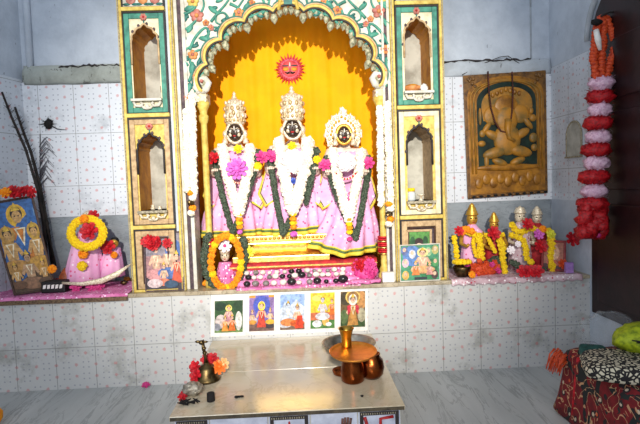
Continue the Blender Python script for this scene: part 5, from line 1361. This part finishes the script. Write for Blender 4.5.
# steel dish behind
d0 = Vector((U(349, 346, 2.24).x, 2.24, ZT)); kd = K(2.24); R = 26.8*kd
zr = U(349, 342, 2.24).z
b = MB().lathe(d0, [(R*.60, 0), (R*.68, .004), (R*.90, .03), (R*.99, zr-ZT-.004), (R*1.03, zr-ZT), (R*1.01, zr-ZT+.002), (R*.95, zr-ZT-.004), (R*.86, .032), (R*.62, .008), (.002, .006)], m_steel, 48)
tag(b.build('steel_basin'), 'round steel basin standing behind the copper plate', 'basin')
# second copper pot at the side
p2 = on(372, 377); k2 = K(p2.y); r = 11.5*k2
b = MB().lathe(p2, [(r*.7, 0), (r*1.0, .016), (r*1.12, .045), (r*1.0, .072), (r*.72, .088), (r*.78, .098), (r*.7, .098), (r*.6, .085)], m_copper, 28)
tag(b.build('copper_pot'), 'squat dark copper pot tucked behind the one carrying the plate', 'pot')
p2 = on(342, 375); r = 9*K(p2.y)  # dish shape added in place of the brown pot reflection on the marble
b = MB().lathe(p2, [(r*.6, 0), (r*1.0, .008), (r*1.1, .022), (r*1.05, .024), (r*.9, .012), (r*.3, .004)], m_copper, 28)
tag(b.build('reflection_dish'), 'small copper dish standing in for the brown reflection on the marble', 'reflection')
# hand bell with tall handle
p = on(207, 379.5); k = K(p.y); bell = T('brass_bell', 'old brass hand bell with long handle among red flowers', 'bell', p)
R = 14*k
zt = U(203, 341, p.y).z
MB().lathe(p, [(R*.98, 0), (R, .006), (R*.92, .012), (R*.72, .030), (R*.62, .048), (R*.52, .058), (R*.2, .064), (R*.18, .072)], m_olddull, 32).build('body', bell)
hp = [p+Vector((0, 0, .066)), p+Vector((-.002, 0, .09)), p+Vector((-.008, 0, .13)), p+Vector((-.010, 0, .165)), p+Vector((-.016, 0, zt-ZT-.012))]
hd = MB().tube(hp, [.010, .006, .0075, .006, .009], m_olddull, 10)
for f in (.3, .55): hd.ball(hp[1].lerp(hp[3], f), (.010, .010, .007), m_olddull, 10, 6)
hd.build('handle', bell)
top = hp[-1]
MB().ball(top+Vector((0, 0, .006)), (.011, .009, .010), m_olddull, 10, 6).ball(top+Vector((-.014, 0, .010)), (.012, .006, .006), m_olddull, 8, 5).ball(top+Vector((.015, 0, .008)), (.013, .005, .005), m_olddull, 8, 5).build('finial', bell)
for lab, dx, dy, dz, m in (('red petal flower by the bell, outermost beside the tile wall', -.046, -.005, .058, m_flred), ('red flower behind the bell handle', -.008, .045, .068, m_flred), ('red flower behind the bell beside the orange bloom', .020, .040, .072, m_flred), ('red flower low against the bell side', -.040, -.030, .030, m_flred)):
    b = MB().bloom(p+Vector((dx, dy, dz)), .026, m, 6, 3, (dx*8, -1, .5)); tag(b.build('red_flower'), lab, 'flower')
b = MB().bloom(p+Vector((.052, .0, .050)), .030, M('orange_petal', (240, 130, 40), (220, 90, 20)), 8, 3, (.4, -1, .5)).bloom(p+Vector((.066, .012, .056)), .026, M('peach_petal', (250, 200, 140), (240, 170, 100)), 8, 2, (.6, -1, .4))
tag(b.build('orange_flower'), 'orange and peach flower beside the brass bell', 'flower')
p = on(193, 395); b = MB().ball(p+Vector((0, 0, .024)), (.038, .032, .025), m_foil, 22, 14, .14)
tag(b.build('foil_ball'), 'crumpled silver foil ball on the platform corner', 'foil')
p = on(190, 404); b = MB(); rnd = random.Random(3)
for i in range(12):
    a = rnd.uniform(0, pi); c = p+Vector((rnd.uniform(-.03, .03), rnd.uniform(-.012, .012), .004+rnd.uniform(0, .008))); d = Vector((cos(a), sin(a)*.5, .15))*.022
    b.tube([c-d, c, c+d], [.0025, .0035, .002], m_soot, 5)
tag(b.build('burnt_twigs'), 'burnt black twigs lying in front of the foil ball', 'twigs')
p = on(211, 401); tag(MB().lathe(p, [(.014, 0), (.0155, .003), (.0145, .030), (.012, .032)], m_soot, 16).build('incense_cone'), 'short black incense lump on the marble beside the foil ball', 'incense')
for lab, px, py in (('scattered dark crumbs on the marble, nearest the incense', 238, 398), ('pair of dark crumbs on the marble before bell', 242, 397)):
    p = on(px, py); b = MB()
    for i in range(4): b.ball(p+Vector((random.uniform(-.012, .012), random.uniform(-.006, .006), .004)), (.006, .004, .004), m_soot, 7, 5, .3)
    tag(b.build('dark_crumb'), lab, 'crumb')
p = on(362, 397); tag(MB().ball(p+Vector((0, 0, .004)), (.006, .005, .004), m_soot, 8, 5, .2).build('dark_crumb'), 'single dark crumb on the marble in front of copper pot', 'crumb')
# red and pink petals beside the platform
for i, (px, py) in enumerate(((173, 398), (176, 394), (178, 390))):
    p = on(px+10, py+2); p = G(px, py, ZT+.006); p.x = max(p.x, TX0+.012); p.z = ZT
    tag(MB().bloom(p+Vector((0, 0, .008)), .018, m_flred, 6, 2, (random.uniform(-.4, .4), -.6, 1)).build('red_petal'), 'red petal cluster at the platform edge beside the foil ball', 'petal', 'red petals at the platform edge')
p = G(146, 386.5, 0); tag(MB().bloom(p+Vector((0, 0, .008)), .022, m_flpink, 5, 2, (0, -.5, 1)).build('pink_petal'), 'pink petal lying on the floor by the tiled altar', 'petal')
p = G(392, 371, 0); p = G(392, 372, 0)
tag(MB().bloom(p+Vector((0, 0, .007)), .016, m_flred, 5, 2, (0, -.4, 1)).build('red_petal'), 'red petal lying on the floor beside the platform near the pots', 'petal')

# ------------------------------------------------------------------ bundle by the door: rug, runner, bags
def rug_mat():
    m, nt, b, pos = base('red_patterned_rug')
    v = nn(nt, 'ShaderNodeTexVoronoi'); v.inputs['Scale'].default_value = 27; nt.links.new(pos, v.inputs['Vector'])
    s = nn(nt, 'ShaderNodeSeparateColor'); nt.links.new(v.outputs['Color'], s.inputs[0])
    g = ramp(nt, noise_tex(nt, pos, 30), [(.35, lin((96, 14, 22))), (.6, lin((130, 24, 30)))])
    w = nn(nt, 'ShaderNodeTexWave'); w.inputs['Scale'].default_value = 4.5; w.inputs['Distortion'].default_value = 12; w.inputs['Detail'].default_value = 2; nt.links.new(pos, w.inputs['Vector'])
    vine = mt(nt, 'GREATER_THAN', w.outputs['Fac'], .86)
    dk = mt(nt, 'MULTIPLY', mt(nt, 'LESS_THAN', v.outputs['Distance'], .38), mt(nt, 'GREATER_THAN', s.outputs[0], .45))
    c = mix(nt, dk, g, lin((40, 32, 34)))
    c = mix(nt, vine, c, lin((30, 34, 34)))
    fl = mt(nt, 'MULTIPLY', mt(nt, 'LESS_THAN', v.outputs['Distance'], .20), mt(nt, 'GREATER_THAN', s.outputs[1], .5))
    c = mix(nt, fl, c, mix(nt, mt(nt, 'GREATER_THAN', s.outputs[2], .5), lin((206, 86, 44)), lin((206, 186, 160))))
    ln = mt(nt, 'LESS_THAN', mt(nt, 'ABSOLUTE', mt(nt, 'SUBTRACT', noise_tex(nt, pos, 11, 2, .5, 1.2), .5)), .012)
    c = mix(nt, ln, c, lin((196, 150, 110)))
    bl = mt(nt, 'GREATER_THAN', noise_tex(nt, pos, 26, 2, .5, .8), .64)
    c = mix(nt, bl, c, lin((34, 40, 38)))
    nt.links.new(c, b.inputs['Base Color']); b.inputs['Roughness'].default_value = .95
    return m
m_rug = rug_mat()
rx0, rx1, ry0, ry1, rz = 1.075, 1.47, 1.50, 2.10, .275
rug = T('folded_rug', 'red floral rug draped over a low stack beside the door', 'rug', (1.26, 1.85, 0))
def rr(u, v):
    th = 2*pi*u
    return th
secs = []
for f, z, inset in ((0, .004, -.03), (.2, .06, -.015), (.45, .16, 0), (.7, .24, .004), (.88, rz-.022, .012), (.96, rz-.006, .035), (1, rz, .08)):
    ring = []
    for j in range(72):
        th = 2*pi*j/72; c_, s_ = cos(th), sin(th); e = .28
        x = (rx0+rx1)/2+((rx1-rx0)/2-inset)*math.copysign(abs(c_)**e, c_); y = (ry0+ry1)/2+((ry1-ry0)/2-inset)*math.copysign(abs(s_)**e, s_)
        w = .012*noise.noise(Vector((x*7, y*7, z*2)))*(1-f*.6)
        ring.append(Vector((min(x+w, XR-.055), y+w, z+.008*noise.noise(Vector((x*5, y*5, 7)))*(f > .8))))
    secs.append(ring)
MB().loft(secs, m_rug).build('rug', rug)
b = MB(); 
for i in range(26):
    p = Vector((rx0-.004+random.uniform(-.01, .012), ry1-.10+.10*i/25, rz-.03+.02*sin(i))); b.tube([p, p+Vector((-.024, -.006, -.02)), p+Vector((-.036, -.008, -.055))], [.005, .004, .002], m_tino, 5)
b.build('tassel_fringe', rug)
MB().tube([(rx0-.012, ry1-.16, .02), (rx0+.006, ry1-.15, .15), (rx0+.02, ry1-.15, rz-.012), (rx0+.06, ry1-.14, rz+.002)], .008, m_flred, 8).build('edge_binding', rug)
def runner_mat():
    m, nt, b, pos = base('cream_black_runner_print')
    v = nn(nt, 'ShaderNodeTexVoronoi'); v.feature = 'DISTANCE_TO_EDGE'; v.inputs['Scale'].default_value = 62; nt.links.new(pos, v.inputs['Vector'])
    ed = mt(nt, 'LESS_THAN', v.outputs['Distance'], .16)
    c = mix(nt, ed, lin((206, 196, 170)), lin((30, 26, 26)))
    s = nn(nt, 'ShaderNodeSeparateXYZ'); nt.links.new(pos, s.inputs[0])
    low = mt(nt, 'LESS_THAN', s.outputs[2], rz+.016)
    ch = mt(nt, 'LESS_THAN', mt(nt, 'FRACT', mt(nt, 'MULTIPLY', s.outputs[0], 34)), .5)
    c = mix(nt, low, c, mix(nt, ch, lin((200, 190, 165)), lin((24, 22, 22))))
    nt.links.new(c, b.inputs['Base Color']); b.inputs['Roughness'].default_value = .85
    return m
m_run = runner_mat()
def pad(x0, x1, y0, y1, z0, h, mat, seed, n=48, amp=.006, e=.3):
    secs = []
    for f, k_ in ((0, .94), (.12, 1.0), (.5, 1.02), (.85, .97), (1, .86)):
        ring = []
        for j in range(n):
            th = 2*pi*j/n; c_, s_ = cos(th), sin(th)
            x = (x0+x1)/2+(x1-x0)/2*k_*math.copysign(abs(c_)**e, c_); y = (y0+y1)/2+(y1-y0)/2*k_*math.copysign(abs(s_)**e, s_)
            w = amp*noise.noise(Vector((x*11, y*11, seed)))
            ring.append(Vector((x+w, y+w, z0+h*f+w*(f > .3))))
        secs.append(ring)
    return MB().loft(secs, mat)
zr_ = rz+.004
pb = pad(-.24, .24, -.115, .115, 0, .055, m_run, 3)
rq = Matrix.Rotation(radians(-24), 3, 'Z'); rc = Vector((1.245, 1.70, zr_)); pb.v = [rq @ v+rc for v in pb.v]
tag(pb.build('cream_runner'), 'folded cream and black printed runner lying on the red rug', 'folded cloth')
pb = pad(-.05, .05, -.085, .085, 0, .036, M('teal_cloth', (30, 90, 84), (18, 60, 58), rough=.9), 5); rc = Vector((1.13, 1.90, zr_)); pb.v = [rq @ v+rc for v in pb.v]
tag(pb.build('teal_cloth'), 'dark teal folded cloth at the end of the cream runner', 'folded cloth')
b = MB(); rnd = random.Random(21)
c = Vector((1.315, 1.84, zr_+.050+.040))
m_lime = M('lime_printed_cloth', (176, 190, 30), (110, 130, 16), rough=.6, scale=40, bump=.4)
secs = []
for i in range(9):
    a = -pi/2+pi*i/8; ring = []
    for j in range(40):
        th = 2*pi*j/40; d = Vector((cos(a)*cos(th), cos(a)*sin(th), sin(a)))
        q_ = 1+.28*noise.noise(d*2.4+Vector((4, 1, 2)))+.10*noise.noise(d*7)
        ring.append(c+Vector((d.x*.135*q_, d.y*.10*q_, max(-.04, d.z*.058*q_))))
    secs.append(ring)
lb = T('lime_bag', 'lime green cloth bag with black print on the cream runner', 'bag', c-Vector((0, 0, .04)))
b.loft(secs, m_lime).build('bag', lb)
b = MB()
for i in range(5): b.tube([c+Vector((-.12+.012*i, -.070-.006*i, .022-.008*i)), c+Vector((-.04+.02*i, -.104, .012+.008*(i % 2))), c+Vector((.05+.01*i, -.108, .012-.008*i))], [.002, .007, .002], m_black, 6)
b.build('black_print', lb)
m_plas = glassy('clear_plastic', (206, 212, 218), .10, .12)
b = MB(); c = Vector((1.27, 2.05, zr_+.058)); secs = []
for i in range(10):
    a = -pi/2+pi*i/9; ring = []
    for j in range(40):
        th = 2*pi*j/40; d = Vector((cos(a)*cos(th), cos(a)*sin(th), sin(a))); q_ = 1+.35*noise.noise(d*3+Vector((8, 2, 5)))+.15*noise.noise(d*9)
        ring.append(c+Vector((d.x*.11*q_, d.y*.075*q_, max(-.057, d.z*.085*q_))))
    secs.append(ring)
b.loft(secs, m_plas)
tag(b.build('plastic_bag'), 'crumpled clear plastic bag behind the lime green bag', 'bag')
# orange bundle on the floor at the left
b = MB(); c = G(-2, 421, .0); c.z = .0; secs = []
c = Vector((G(0, 424, 0).x-.045, G(0, 424, 0).y-.03, 0))
for i in range(8):
    a = -pi/2+pi*i/7; ring = []
    for j in range(32):
        th = 2*pi*j/32; d = Vector((cos(a)*cos(th), cos(a)*sin(th), sin(a))); q_ = 1+.12*noise.noise(d*3)
        ring.append(c+Vector((d.x*.07*q_, d.y*.07*q_, max(0, .045+d.z*.05*q_))))
    secs.append(ring)
b.loft(secs, M('orange_cloth', (246, 160, 16), (226, 130, 6), rough=.8))
tag(b.build('orange_bundle'), 'orange cloth bundle on the marble floor below the tiled altar', 'cloth')
